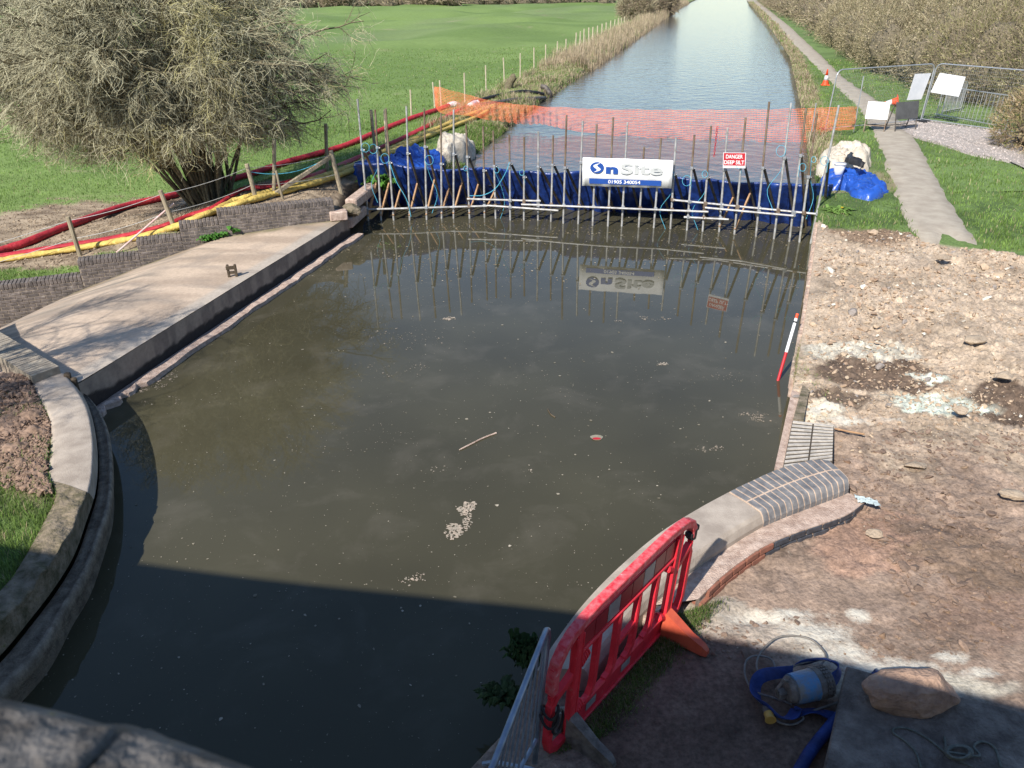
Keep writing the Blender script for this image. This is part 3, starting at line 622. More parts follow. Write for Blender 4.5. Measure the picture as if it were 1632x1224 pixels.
for k in range(NBR):
    for (t0, t1) in (((0, .465)), ((.50, 1.0))):
        i0, i1 = k*6, k*6+6; g0 = .10; dz = random.uniform(-.003, .003)
        def mix(A, i, f): return A[i0]*(1-f)+A[i1]*f
        ts = [t0+(t1-t0)*u for u in (0, .03, .3, .6, .78, .88, .95, 1)]
        rows = []
        for f in (g0, g0+.03, 1-g0-.03, 1-g0):
            a, b = mix(W_, 0, f), mix(Lp, 0, f); edge_in = f in (g0, 1-g0)
            r = [prof(a, b, t)+C_(0, 0, dz-(.008 if edge_in else 0)-(.008 if j in (0,) else 0)) for j, t in enumerate(ts)]
            r = [r[0]-C_(0, 0, .12)]+r+[r[-1]-C_(0, 0, .10)]; rows.append(r)
        mb.strip(rows)
        mb.add(rows[0], [tuple(range(len(rows[0])))]); mb.add(rows[-1], [tuple(range(len(rows[-1])-1, -1, -1))])
mb.build('blue_bricks', M['blue_brick'], rc)
def lay(A, B, ts, off, name, m, down=.5, capa=True):
    rows = []
    for i in range(len(A)):
        r = [prof(A[i], B[i], t)+C_(0, 0, off) for t in ts]; r = [r[0]-C_(0, 0, down+.3)]+r+[r[-1]-C_(0, 0, down)]; rows.append(r)
    mb = MB(); mb.strip(rows); mb.add(rows[0], [tuple(range(len(rows[0])))]); mb.add(rows[-1], [tuple(range(len(rows[-1])-1, -1, -1))]); mb.build(name, m, rc, smooth=False)
A_ = W_+(Lp-W_)*.01; B_ = Lp-(Lp-W_)*.012
lay(A_, B_, TT, -.005, 'mortar_bed', M['mortar_pink'])
# concrete length
wc = smooth_path(zig([(1161, 784), (1110, 812), (1050, 850), (985, 905), (930, 962), (885, 1022), (855, 1068)], ZT-.01), 8); lc = smooth_path(zig([(1218, 823), (1180, 845), (1138, 872), (1090, 905), (1035, 955), (985, 1010), (940, 1068)], ZT-.01), 8)
Wc, Lc = resample(wc, 60), resample(lc, 60)
lay(Wc, Lc, TT, -.004, 'concrete_coping', M['coping_concrete'])
# footing ledge and its brick faces
fi = smooth_path(zig([(1357, 788), (1300, 812), (1222, 843), (1150, 893), (1105, 925), (1060, 962)], .60), 8); fo = smooth_path(zig([(1378, 800), (1345, 822), (1270, 848), (1215, 872), (1158, 912), (1112, 955)], .60), 8)
Fi, Fo = resample(fi, 60), resample(fo, 60)
mb = MB(); mb.strip([[a+(a-b)*.8-C_(0, 0, .01), a, a*.5+b*.5+C_(0, 0, .006*math.sin(i*.6)), b, b-C_(0, 0, .02)] for i, (a, b) in enumerate(zip(Fi, Fo))])
mb.build('footing_top', M['footing'], rc)
db = MB(); rb = MB(); cr2 = MB()
cr2.strip([[b+(a-b)*.06-C_(0, 0, .01), b+(a-b)*.06-C_(0, 0, .4)] for a, b in zip(Fi, Fo)]); cr2.build('footing_mortar', M['mortar_pink'], rc)
Fs = resample(Fo, 400); tot = np.linalg.norm(np.diff(Fs, axis=0), axis=1).sum()
for row in range(4):
    s = .02+(.11 if row % 2 else 0)
    while s < tot-.22:
        i = int(s/tot*399); j = int((s+.205)/tot*399); a, b = Fs[i], Fs[j]; d = unit(b-a); nn = np.array([d[1], -d[0], 0])
        ctr = (a+b)/2; inn = Fi[int(i/400*60)]-Fo[int(i/400*60)]; inn = unit(inn)
        (db if s < tot*.5 else rb).bbox(ctr+inn*.05-C_(0, 0, .045+.083*row), (np.linalg.norm(b-a)*.94, .11, .066), .004, yaw=math.atan2(d[1], d[0])); s += .217
db.build('dark_bricks', M['dark_brick'], rc); rb.build('red_bricks', M['red_brick'], rc)
# flat brick pad with raised courses, and kerb stones
pd = thing('brick_pad', 'square pad of grey bricks laid in raised courses beside the curved coping', 'brick paving', at(1290, 700, .6))
qd = [at(1263, 671, .70), at(1329, 679, .70), at(1327, 736, .70), at(1247, 748, .70)]
mb = MB(); mc = MB(); nr = 12
for i in range(nr):
    for (u0, u1) in ((0.01, .49), (.52, .99)):
        def Q(u, v): return (qd[0]*(1-v)+qd[3]*v)*(1-u)+(qd[1]*(1-v)+qd[2]*v)*u
        v0, v1 = (i+.1)/nr, (i+.6)/nr; dz = random.uniform(-.004, .006)
        c = [Q(u0, v0), Q(u0, v1), Q(u1, v1), Q(u1, v0)]; c2 = [Q(u0+.004, v0+.003), Q(u0+.004, v1-.003), Q(u1-.004, v1-.003), Q(u1-.004, v0+.003)]
        mb.hexa([p-C_(0, 0, .06) for p in c]+[p+C_(0, 0, .012+dz*.4) for p in c2])
c = [Q(0, 0), Q(0, 1), Q(1, 1), Q(1, 0)]; mc.hexa([p-C_(0, 0, .5) for p in c]+[p-C_(0, 0, .002) for p in c])
M['pad_brick'] = mat('pad_brick', (.52, .47, .41), (.36, .33, .29), 12, .8, .3); M['pad_joint_shade'] = mat('pad_joint_shade', (.08, .065, .05), (.05, .04, .03), 12, .95)  # joints painted dark to imitate shade between the sloped brick ribs
mb.build('bricks', M['pad_brick'], pd); mc.build('mortar_bed', M['pad_joint_shade'], pd)
ks = thing('kerb', 'pale stone kerb along the water beside the brick pad', 'kerb', at(1250, 700, .5))
for a4 in ([(1262, 622), (1276, 626), (1248, 748), (1234, 748)],):
    for f0, f1 in ((0, .33), (.335, .66), (.665, 1)):
        p = [np.array(at(*v, .66)) for v in a4]; q_ = lambda u, v: (p[0]*(1-v)+p[3]*v)*(1-u)+(p[1]*(1-v)+p[2]*v)*u
        c = [q_(0, f0), q_(0, f1), q_(1, f1), q_(1, f0)]; mb = MB(); mb.hexa([v-C_(0, 0, .9) for v in c]+[v+C_(0, 0, random.uniform(-.01, .01)) for v in c]); mb.build('kerb_stone', M['footing'], ks)
mb = MB(); p = [at(*v, .70) for v in [(1279, 613), (1290, 622), (1281, 669), (1264, 668)]]; mb.hexa([v-C_(0, 0, .25) for v in p]+p); mb.build('kerb_stone', M['old_stone'], ks)
# rotten timber/brick edging on the far right bank
mb = MB()
rr_ = smooth_path([at(*v, z) for v, z in [((1268, 600), .62), ((1290, 480), .66), ((1300, 400), .7), ((1306, 352), .76)]], 12)
for i in range(0, len(rr_)-1):
    a, b = np.array(rr_[i]), np.array(rr_[i+1]); d = unit(b-a); c = (a+b)/2
    mb.bbox((c[0]+random.uniform(-.02, .02), c[1], c[2]-.18+random.uniform(-.03, .02)), (np.linalg.norm(b-a)*.97, .16, .36), .02, yaw=math.atan2(d[1], d[0]))
mb.build('bank_edging', M['footing'], loc=at(1290, 480, 0), label='crumbling pinkish edging blocks along the right bank of the basin', cat='edging')
# concrete block lower right
mb = MB(); zt = .78; t4 = [at(1349, 1061, zt), at(1480, 1098, zt), at(1560, 1118, zt), at(1700, 1152, zt), at(1720, 1330, zt), at(1290, 1330, zt)]
n6 = len(t4); base = [p-C_(0, 0, .42) for p in t4]; ins = [p*.985+np.mean(t4, 0)*.015 for p in t4]; mb.add(base+[p-C_(0, 0, .02) for p in t4]+ins, [(i, (i+1) % n6, n6+(i+1) % n6, n6+i) for i in range(n6)]+[(n6+i, n6+(i+1) % n6, 2*n6+(i+1) % n6, 2*n6+i) for i in range(n6)]+[tuple(range(2*n6, 3*n6))])
mb.build('concrete_plinth', M['block'], loc=t4[0], label='raised dark concrete plinth in the lower right corner', cat='plinth')

# ===================== bridge under the camera =====================
br = thing('stone_bridge', 'lichen covered stone bridge parapet in the near left corner', 'bridge', (-2, -2.5, 0))
PE = [(-14, 3.6), (-7.6, 1.86), (-2.6, .98), (-1.15, .59), (-.33, .377), (-.1, .304), (1.0, -.12), (3.2, -1.0), (8, -3.2), (16, -7)]
def off(P, d): 
    out = []
    for i, p in enumerate(P):
        a = np.array(P[max(i-1, 0)]); b = np.array(P[min(i+1, len(P)-1)]); t = unit(b-a); n_ = np.array([t[1], -t[0]]); out.append(np.array(p)+n_*d)
    return out
pe = [np.array(p[:2]) for p in smooth_path([(x, y, 0) for x, y in PE], 10)]; NBm = 5
def zpar(i): return 5.2+.004*float(fbm(np.array(i*1.3), np.array(0.), 1, 3, 1))
inn_ = off(pe, .36); rows = []
for i, (o, n_) in enumerate(zip(pe, inn_)):
    z = zpar(i); d = n_-o; v3 = lambda f, z: np.array([o[0]+d[0]*f, o[1]+d[1]*f, z])
    rows.append([v3(.0, 4.95), v3(0, z-.05), v3(.02, z-.018), v3(.07, z), v3(.5, z+.012), v3(.93, z), v3(1, z-.04), v3(1, 4.95), v3(0, 4.95)])
mb = MB(); mb.strip(rows); mb.build('parapet_coping', M['parapet'], br, smooth=True)
rows = [[(o[0]+.03*(n_-o)[0], o[1]+.03*(n_-o)[1], 2.9), (o[0]+.03*(n_-o)[0], o[1]+.03*(n_-o)[1], 4.95), (n_[0], n_[1], 4.94), (n_[0], n_[1], 3.9)] for o, n_ in zip(pe, inn_)]
mb = MB(); mb.strip(rows); mb.build('parapet_wall', M['bridge'], br)
far_ = off(pe, 5.0)
mb = MB(); mb.strip([[(a[0], a[1], 3.9), (b[0], b[1], 3.9)] for a, b in zip(inn_, far_)]); mb.strip([[(a[0], a[1], 2.9), (b[0], b[1], 2.9)] for a, b in zip(pe, far_)]); mb.build('deck', M['bridge'], br)
mb = MB(); mb.strip([[(b[0], b[1], 2.9), (b[0], b[1], 5.2), (c[0], c[1], 5.2), (c[0], c[1], 3.9)] for b, c in zip(far_, off(pe, 4.64))]); mb.build('rear_parapet', M['bridge'], br)
mb = MB()
for x0, x1 in ((-14, -5.2), (1.4, 16)):
    a = [p for p in zip(pe, far_) if x0 <= p[0][0] <= x1]; mb.strip([[(p[0], p[1]-.1, -1), (p[0], p[1]-.1, 2.9), (q_[0], q_[1], 2.9), (q_[0], q_[1], -1)] for p, q_ in a])
mb.build('abutment', M['bridge'], br)

# ===================== scaffold dam =====================
TB = [((569.6, 158), (587, 352)), ((598, 174.6), (607.4, 351)), ((614.6, 173), (627.5, 351)), ((647.6, 169.5), (653, 351)), ((676, 173), (680, 350)), ((702.6, 180), (704, 348)), ((723, 174.6), (723, 348)),
      ((742.8, 199), (748.4, 348)), ((770, 201.6), (772.4, 347)), ((786, 208), (790, 348)), ((811.7, 214.5), (813.3, 351)), ((835.4, 218), (835, 351)), ((858, 209), (857.5, 351)), ((881.7, 215.8), (878, 353.5)),
      ((903, 183.6), (897.7, 356)), ((929, 192.6), (921.4, 357)), ((951, 198), (944.5, 359)), ((977.4, 187), (968.8, 360.5)), ((1000, 194.7), (991, 360.5)), ((1026.7, 233.8), (1018, 362)), ((1053.7, 220), (1042, 363)),
      ((1077.4, 219.5), (1068.5, 364.6)), ((1106.8, 215), (1094.7, 367)), ((1133.5, 200.6), (1119.7, 368.6)), ((1159.6, 204), (1146, 369.4)), ((1188.5, 187.4), (1170.4, 373.5)), ((1226, 162), (1204.7, 376.7)),
      ((1261, 163.7), (1233.5, 380.7)), ((1285, 173), (1258, 384.8)), ((1302, 181), (1274, 386)), ((1337, 167.7), (1292, 388))]
dam = thing('scaffold_dam', 'long row of upright scaffold tubes with ledgers propping the blue sheeted dam across the canal', 'scaffold dam', at(930, 358, 0))
base = [at(*b) for t, b in TB]; tops = [atY(*t, b[1]) for (t, _), b in zip(TB, base)]
BX = np.array([b[0] for b in base]); BY = np.array([b[1] for b in base])
def damY(x): return np.interp(x, BX, BY)
def fn(x):   # unit vector pointing upstream, square to the dam
    d = np.array([1., float((damY(x+1.2)-damY(x-1.2))/2.4)]); d /= np.linalg.norm(d); return np.array([-d[1], d[0], 0])
for i, (b, t) in enumerate(zip(base, tops)):
    m = M['steel'] if i not in (9, 17, 19, 21, 22) else M['steel_rusty']
    lo = b+(b-t)*.22; mid = b+(t-b)*(.60+.08*math.sin(i*2.1))
    mb = MB(); mb.bar(lo, mid, .026, 10); mb.build('upright', M['steel'], dam, smooth=False)
    mb = MB(); mb.bar(mid, t, .024, 10); mb.build('upright', M['steel_rusty'] if i % 3 or i in (9, 19) else M['steel'], dam)
    mb = MB(); mb.bbox(mid, (.075, .085, .075), .012); mb.bar(mid+C_(.045, -.03, 0), mid+C_(.07, -.03, 0), .012, 6); mb.build('coupler', M['galv'], dam)
    # raking brace running back and down to the sheet
    n_ = fn(b[0]); ztop = mid[2]-.05; foot = b+n_*1.5+C_(.42, 0, 0); foot[2] = -.25
    mb = MB(); mb.bar(mid+C_(.04, .03, 0), foot, .033, 8); mb.build('raking_brace', M['steel_dark'] if i % 4 else M['steel_rusty'], dam)
    if i < 9 or i in (24, 25):
        a = np.array(mid+(foot-mid)*.47); mb = MB(); f = b-n_*.02; f[2] = .12
        ax_ = unit(f-a); X_ = unit(np.cross(ax_, C_(0, 0, 1))); mb.box((a+f)/2, (.04, .075, np.linalg.norm(f-a)), ax=(X_, np.cross(ax_, X_), ax_)); mb.build('timber_prop', M['timber'], dam)
def onfront(px, py, dy=-.06):
    x = (px-816)/60
    for _ in range(30): P = atY(px, py, float(damY(x))+dy); x = P[0]
    return P
LED = [((578.6, 334), (787, 328)), ((776, 327.5), (890, 335.5)), ((744.6, 317), (861.7, 320.5)), ((831, 325.7), (1129, 337.6)), ((1072.6, 318.7), (1307, 341.6)), ((1123.8, 331), (1265, 344)), ((1090, 346), (1161.5, 349.7))]
for k, (a, b) in enumerate(LED):
    nseg = max(1, int((b[0]-a[0])/60)); pts = [onfront(a[0]+(b[0]-a[0])*t/nseg, a[1]+(b[1]-a[1])*t/nseg, -.065-.05*(k % 2)) for t in range(nseg+1)]
    mb = MB(); mb.tube(pts, .026, 10); mb.build('ledger', M['steel'], dam)
    for i, (bb, tt) in enumerate(zip(base, tops)):
        if pts[0][0]-.05 <= bb[0] <= pts[-1][0]+.05:
            z = np.interp(bb[0], [p[0] for p in pts], [p[2] for p in pts]); s = z/tt[2]; c = bb+(tt-bb)*s
            mb = MB(); mb.bbox(c+C_(0, -.035, 0), (.085, .10, .08), .012); mb.bar(c+C_(.03, -.09, 0), c+C_(.03, -.12, 0), .012, 6); mb.build('coupler', M['steel_rusty'] if i % 2 else M['galv'], dam)
# rows of sheet supports: inclined back frame top rail
pts = [np.array([x, float(damY(x)), 0])+fn(x)*.62+C_(0, 0, 1.0) for x in np.linspace(BX[0], BX[-1], 24)]
# blue sheet
xs = np.linspace(BX[0]-.35, BX[-1]+.5, 720); rows = []
for x in xs:
    n_ = fn(x); b = np.array([x, float(damY(x)), 0]); r = []
    fold = .11*math.sin(x*8+2*float(fbm(np.array(x), np.array(0.), .8, 3, 61)))+.05*float(fbm(np.array(x), np.array(3.), 5, 3, 62)); sag = .09*float(fbm(np.array(x), np.array(9.), 1.3, 3, 63))
    lift = .22*math.exp(-((x-BX[0])/1.6)**2)+.12*math.exp(-((x-BX[-1])/.9)**2)
    for t in (0, .03, .1, .22, .36, .5, .65, .8, 1):
        z = 1.10+lift+sag*(1-t)-t*1.75; wr = fold*(.3+.7*t**.5)+.03*float(fbm(np.array(x*1.0), np.array(t*3+5), 4, 3, 64))
        r.append(b+n_*(.78+t*1.0+wr)+C_(0, 0, z))
    r = [r[0]+n_*.30-C_(0, 0, .35), r[0]+n_*.10+C_(0, 0, .01)]+r
    rows.append(r)
mb = MB(); mb.strip(rows); mb.build('blue_tarpaulin', M['tarp'], smooth=True, label='long dark blue sheet stretched across the canal behind the scaffold tubes', cat='tarpaulin')
def cloth(name, poly, m, h, label, cat, seed, g, amp=.10, res=70, z0=.05, lobes=()):
    """crumpled sheet draped on the ground inside a px outline"""
    P = np.array([ground(*p, g) for p in poly]); c = P.mean(0); pp = np.array(smooth_path(list(P)+[P[0]], 10))[:-1]
    rr_ = np.linspace(1, 0.02, res//2); V = []
    for k in rr_:
        for p in pp:
            q_ = c+(p-c)*k; q_ = q_+C_(float(fbm(np.array(q_[0]), np.array(q_[1]), 2.5, 3, seed+20)), float(fbm(np.array(q_[0]), np.array(q_[1]), 2.5, 3, seed+21)), 0)*.22*(k > .3); x, y = q_[0], q_[1]; e = 1-k**3
            rg = 1-abs(float(fbm(np.array(x), np.array(y), 2.2, 4, seed)))*2.2
            z = float(g(x, y))+z0*(k < .999)+h*e**.6*(.75+.25*math.sin(k*3))+amp*(rg-.5)*min(1, e*3+.2)+amp*.9*float(fbm(np.array(x*1.+y*.4), np.array(y*1.), 5, 4, seed+3, .65))*min(1, e*3+.2)+h*.35*float(fbm(np.array(x), np.array(y), 1.6, 2, seed+7))*min(1, e*2)
            for lx, ly, lr, lh in lobes: z += lh*math.exp(-((x-lx)**2+(y-ly)**2)/lr**2)
            V.append((x, y, z if k < .999 else float(g(x, y))-.03))
    n = len(pp); F = [(i*n+j, i*n+(j+1) % n, (i+1)*n+(j+1) % n, (i+1)*n+j) for i in range(len(rr_)-1) for j in range(n)]
    o = npmesh(name, V, np.array(F), m, smooth=True); return tag(o, label, cat)
gl9 = lambda x, y: gL(x, y)
cloth('tarpaulin', [(1316, 282), (1342, 278), (1374, 280), (1396, 292), (1411, 309), (1398, 319), (1366, 315), (1345, 304), (1322, 303), (1304, 294)], M['tarp_dusty'], .22, 'crumpled bright blue tarpaulin end lying on the right bank grass', 'tarpaulin', 5, gR, .12)
cloth('sandbag_heap', [(1303, 264), (1316, 254), (1350, 252), (1376, 254), (1387, 264), (1384, 276), (1350, 280), (1316, 281), (1301, 274)], M['sack'], .50, 'heap of cream sandbags behind the blue tarpaulin on the right bank', 'sandbags', 8, gR, .16)
cloth('black_bag', [(1347, 250), (1352, 247), (1356, 254), (1380, 263), (1376, 268), (1358, 262), (1350, 257)], M['black'], .05, 'torn black plastic sheet lying on the cream sandbags', 'plastic sheet', 9, lambda x, y: gR(x, y)+.45, .04, res=16)
gLc = lambda x, y: np.maximum(gL(x, y), .62)
cloth('tarpaulin', [(566, 274), (600, 266), (640, 256), (682, 250), (704, 256), (708, 270), (690, 284), (640, 292), (608, 290), (572, 286)], M['tarp_dusty'], .42, 'crumpled dusty blue tarpaulin end spread over the left bank', 'tarpaulin', 15, gLc, .12)
cloth('sandbag', [(694, 256), (696, 245), (712, 240), (735, 237), (752, 240), (756, 248), (744, 258), (716, 262)], M['sack'], .66, 'large cream bulk sandbag on the left bank beside the canal water', 'sandbag', 18, gLc, .10)
P = ground(1333, 290, gR); mb = MB(); mb.tube([P+C_(0, 0, .12), P+C_(.02, 0, .46)], [.10, .14], 16); mb.tube([P+C_(.02, 0, .44), P+C_(.02, 0, .48)], [.15, .15], 16); mb.build('bucket', M['white'], label='small white bucket on the blue tarpaulin by the rightmost scaffold tube', cat='bucket', smooth=True)

# banner
ban = thing('banner', 'wide white company banner tied to the middle scaffold tubes', 'banner', onfront(1000, 298, -.16))
bc4 = [onfront(*p, -.17) for p in ((927.8, 296), (1070, 300.2), (1073, 255.4), (928.8, 251))]
n_g = 24; rows = []
for i in range(n_g+1):
    u = i/n_g; a = bc4[0]*(1-u)+bc4[1]*u; b = bc4[3]*(1-u)+bc4[2]*u; wv = C_(0, .018*math.sin(u*17)+.012*math.sin(u*41), 0)
    rows.append([a+wv, a*.5+b*.5+wv*.6, b+wv])
mb = MB(); mb.strip(rows); o = BSH = mb.build('sheet', M['banner'], ban, smooth=True); md = o.modifiers.new('thick', 'SOLIDIFY'); md.thickness = .006; md.offset = 0
Xb = unit(bc4[1]-bc4[0]); Yb = unit((bc4[3]-bc4[0])-Xb*((bc4[3]-bc4[0])@Xb)); Nb = np.cross(Xb, Yb); Wb = np.linalg.norm(bc4[1]-bc4[0]); Hb = np.linalg.norm(bc4[3]-bc4[0])
if Nb[1] > 0: Nb = -Nb
def onb(u, v, k=.03, B=None): return bc4[0]+Xb*u*Wb+Yb*v*Hb+Nb*k
def text(name, s, org, X, Y, N, h, wdt, m, parent, bold=.02, shear=0.):
    cu = bpy.data.curves.new(name, 'FONT'); cu.body = s; cu.size = 1; cu.offset = bold; cu.extrude = .01; cu.shear = shear
    ob = bpy.data.objects.new('tmp', cu); S.collection.objects.link(ob); bpy.context.view_layer.update()
    me = bpy.data.meshes.new_from_object(ob.evaluated_get(bpy.context.evaluated_depsgraph_get())); bpy.data.objects.remove(ob)
    co = np.array([v.co for v in me.vertices]); mn, mx = co.min(0), co.max(0)
    sx = wdt/(mx[0]-mn[0]); sy = h/(mx[1]-mn[1]); V = [org+X*(c[0]-mn[0])*sx+Y*(c[1]-mn[1])*sy+N*(c[2]*.3) for c in co]
    F = {}
    for p in me.polygons: F.setdefault(len(p.vertices), []).append(list(p.vertices))
    o = npmesh(name, V, [np.array(f) for f in F.values()], m, parent); bpy.data.meshes.remove(me); return o
text('lettering', 'n', onb(.265, .46), Xb, Yb, Nb, Hb*.245, Wb*.135, M['blue_ink'], BSH, .05)
text('lettering', 'Site', onb(.43, .46), Xb, Yb, Nb, Hb*.38, Wb*.46, M['grey_ink'], BSH, .025)
mb = MB(); mb.plate([onb(.08, .10), onb(.885, .08), onb(.885, .265), onb(.08, .285)], .004); mb.build('blue_band', M['blue_ink'], BSH)
text('lettering', '01905 340054', onb(.295, .125, .04), Xb, Yb, Nb, Hb*.12, Wb*.36, M['white_ink'], BSH, .015)
# round logo: blue disc with a white S swoosh
mb = MB(); cxu, cyv, ra, rb_ = .165, .665, .078, .20
mb.add([onb(cxu+ra*math.cos(a), cyv+rb_*math.sin(a), .031) for a in np.linspace(0, 2*math.pi, 40, False)], [tuple(range(40))]); mb.build('logo', M['blue_ink'], BSH)
sw_pts = [(.030, .155), (-.012, .10), (-.018, .05), (.0, .0), (.018, -.05), (.012, -.10), (-.03, -.155)]
sp_ = smooth_path([np.array([a, b, 0]) for a, b in sw_pts], 6); mb = MB(); wdt = [.006+.02*math.sin(math.pi*i/(len(sp_)-1)) for i in range(len(sp_))]
mb.strip([[onb(cxu+p[0]-w_/1, cyv+p[1], .036), onb(cxu+p[0]+w_/1, cyv+p[1], .036)] for p, w_ in zip(sp_, wdt)]); mb.build('logo_swoosh', M['banner'], BSH)
# danger sign
ds = thing('danger_sign', 'small red and white deep silt danger sign tied to the right scaffold tubes', 'sign', onfront(1170, 268, -.14))
c4 = [onfront(*p, -.14) for p in ((1152, 267.5), (1188, 268.2), (1189, 243.4), (1153, 243))]
Xd = unit(c4[1]-c4[0]); Yd = unit((c4[3]-c4[0])-Xd*((c4[3]-c4[0])@Xd)); Nd = np.cross(Xd, Yd); Nd = Nd if Nd[1] < 0 else -Nd; Wd, Hd = np.linalg.norm(c4[1]-c4[0]), np.linalg.norm(c4[3]-c4[0])
def ond(u, v, k): return c4[0]+Xd*u*Wd+Yd*v*Hd+Nd*k
mb = MB(); mb.plate([ond(0, 0, 0), ond(1, 0, 0), ond(1, 1, 0), ond(0, 1, 0)], .006); DSP = mb.build('panel', M['white'], ds)
mb = MB(); mb.plate([ond(.03, .17, .006), ond(.97, .17, .006), ond(.97, .97, .006), ond(.03, .97, .006)], .003); mb.build('red_field', M['red_ink'], DSP)
text('lettering', 'DANGER', ond(.13, .62, .011), Xd, Yd, Nd, Hd*.25, Wd*.74, M['white_ink'], DSP, .012)
text('lettering', 'DEEP SILT', ond(.06, .25, .011), Xd, Yd, Nd, Hd*.25, Wd*.88, M['white_ink'], DSP, .012)
# blue rope tails on the tubes
rnd = random.Random(5)
for k, i in enumerate((0, 1, 2, 4, 7, 9, 11, 21, 22, 23, 25, 27, 28, 29, 30)):
    b, t = base[i], tops[i]; p = b+(t-b)*rnd.uniform(.55, .68)+C_(0, -.04, 0); pts = [p]
    sgn = rnd.choice((-1, 1)); r = rnd.uniform(.05, .11)
    for a in np.linspace(0, 6.5, 12): pts.append(p+C_(sgn*(r-r*math.cos(a)), -.03*math.sin(a), -r*1.1*math.sin(a)-.03))
    if k % 2: pts += [p+C_(sgn*.1+rnd.uniform(-.05, .1), .1, -.5), p+C_(sgn*.25, .15, -.95), p+C_(sgn*.1, 0, -1.4)]
    else: pts += [p+C_(0.02, .03, -.3)]
    mb = MB(); mb.tube(smooth_path(pts, 4), .006, 5); mb.build('rope_tail', M['rope'], dam)
pts = [onfront(812, 258, -.1), onfront(806, 275, -.1), onfront(790, 300, -.08), onfront(770, 311, -.08), onfront(748, 312, -.08)]
mb = MB(); mb.tube(smooth_path(pts, 5), .01, 5); mb.build('rope_tail', M['rope'], dam)
pts = [onfront(622, 262, -.1), onfront(632, 290, -.1), onfront(648, 318, -.1), onfront(655, 345, -.1)]
mb = MB(); mb.tube(smooth_path(pts, 5), .01, 5); mb.build('rope_tail', M['rope'], dam)

# ===================== orange netting =====================
NT = [((692, 139), (694, 168), 31.5, .0), ((702, 140), (703, 180), 31, 0), ((740, 150), (744, 184), 31, 0), ((770, 158), (776, 190), 31, 0), ((800, 164), (806, 194), 31, .3), ((840, 168), (846, 198), 31, .6), ((864, 170), (868, 197), 30.6, .5),
      ((900, 172), (903, 206), 30.2, 0), ((950, 174), (952, 212), 29.8, 0), ((1010, 175.5), (1012, 219), 29.2, 0), ((1100, 176), (1102, 225), 28.6, 0), ((1200, 175.5), (1201, 228), 28.2, 0), ((1284, 173.5), (1280, 228), 27.8, 0),
      ((1296, 172), (1300, 222), 27.6, .4), ((1325, 172), (1322, 208), 27.4, .2), ((1352, 170), (1350, 206), 27.3, 0), ((1366, 170), (1362, 206), 27.4, 0)]
tp = resample(smooth_path([atY(*a, y) for a, b, y, k in NT], 8), 330); bt = resample(smooth_path([atY(*b, y+.02) for a, b, y, k in NT], 8), 330)
NV = 17; PP = np.zeros((330, NV, 3))
for j in range(NV):
    f = j/(NV-1); PP[:, j] = tp*(1-f)+bt*f
s_ = np.arange(330); PP[:, :, 1] += (.07*np.sin(s_*.23)[:, None]+.05*fbm(s_[:, None]*.1+0*np.arange(NV), np.arange(NV)[None]*.25, 1, 3, 7)*3*np.linspace(.3, 1, NV)[None])
bunch = np.exp(-((s_-85)/28.)**2); PP[:, :, 1] += (bunch*.16*np.sin(s_*1.1))[:, None]*np.linspace(0, 1, NV)[None]
PP[:, :, 2] += .02*fbm(s_[:, None]*.3+0*np.arange(NV), np.arange(NV)[None]*.4, 1, 3, 9)
v1_, f1_ = tubes(PP, np.full((330, NV), .0045)); Ph = PP.transpose(1, 0, 2); v2_, f2_ = tubes(Ph, np.full((NV, 330), .006))
tag(npmesh('safety_netting', np.concatenate([v1_, v2_]), np.concatenate([f1_, f2_+len(v1_)]), M['orange_net']), 'orange plastic mesh netting strung across the canal upstream of the dam', 'netting')
for (x, yt, yb), lab in (((1360, 122, 212), 'steel pin holding up the right end of the orange netting'), ((1290, 165, 232), 'thin post with orange netting bunched round it at the right waterside')):
    P = ground(x, yb, gR) if x > 1300 else at(x, yb, .6); mb = MB(); hh = above(P, yt); mb.bar(P-C_(0, 0, .1), P+C_(0, 0, hh), .02, 8); mb.bbox(P+C_(0, 0, hh), (.045, .045, .02), .006); mb.build('netting_post', M['galv'], label=lab, cat='post')
# chain of red and white links hanging behind the dam
rows = []
cp = thing('plastic_chain', 'short red plastic chain hanging in the water behind the danger sign', 'chain', atY(1138, 248, 24))
for k, py in enumerate(np.linspace(204, 248, 13)):
    c = atY(1143-.11*(py-204), py, 24.); mb = MB(); a = (k % 2)*math.pi/2
    ring = [c+C_(.026*math.cos(q_)*math.cos(a), .026*math.cos(q_)*math.sin(a), .042*math.sin(q_)) for q_ in np.linspace(0, 2*math.pi, 11)]; mb.tube(ring, .008, 5, cap=False); mb.build('link', M['red_ink'], cp)

# ===================== fences on the left bank =====================
def post(P, h, r, lean, m, parent, name='post', n=9):
    mb = MB(); t = P+np.array([lean[0], lean[1], h]); d = unit(t-P)
    mb.tube([P-d*.3, P, P+(t-P)*.5+C_(random.uniform(-.008, .008), 0, 0), t-d*.015, t], [r*1.02, r, r*.97, r*.95, r*.82], n); return mb.build(name, m, parent, smooth=False)
fl = thing('post_and_wire_fence', 'old wooden post and wire fence with a diagonal strut above the stepped brick wall', 'fence', ground(278, 373, gL))
FP = [(128, 408, 108, 345, .055), (279, 366, 255, 303, .055), (409, 322, 393, 261, .055), (437, 310, 437, 222, .05), (544, 308, 527, 240, .06), (522, 272, 519, 197, .05), (451, 318, 440, 272, .03), (585, 300, 573, 160, .02)]
ptop = []
for xb, yb, xt, yt, r in FP[:-1]:
    P = ground(xb, yb, gL); T = atY(xt, yt, P[1]); T[2] = min(T[2], P[2]+2.2); post(P, T[2]-P[2], r, (T[0]-P[0], 0), M['post'], fl); ptop.append((P, T))
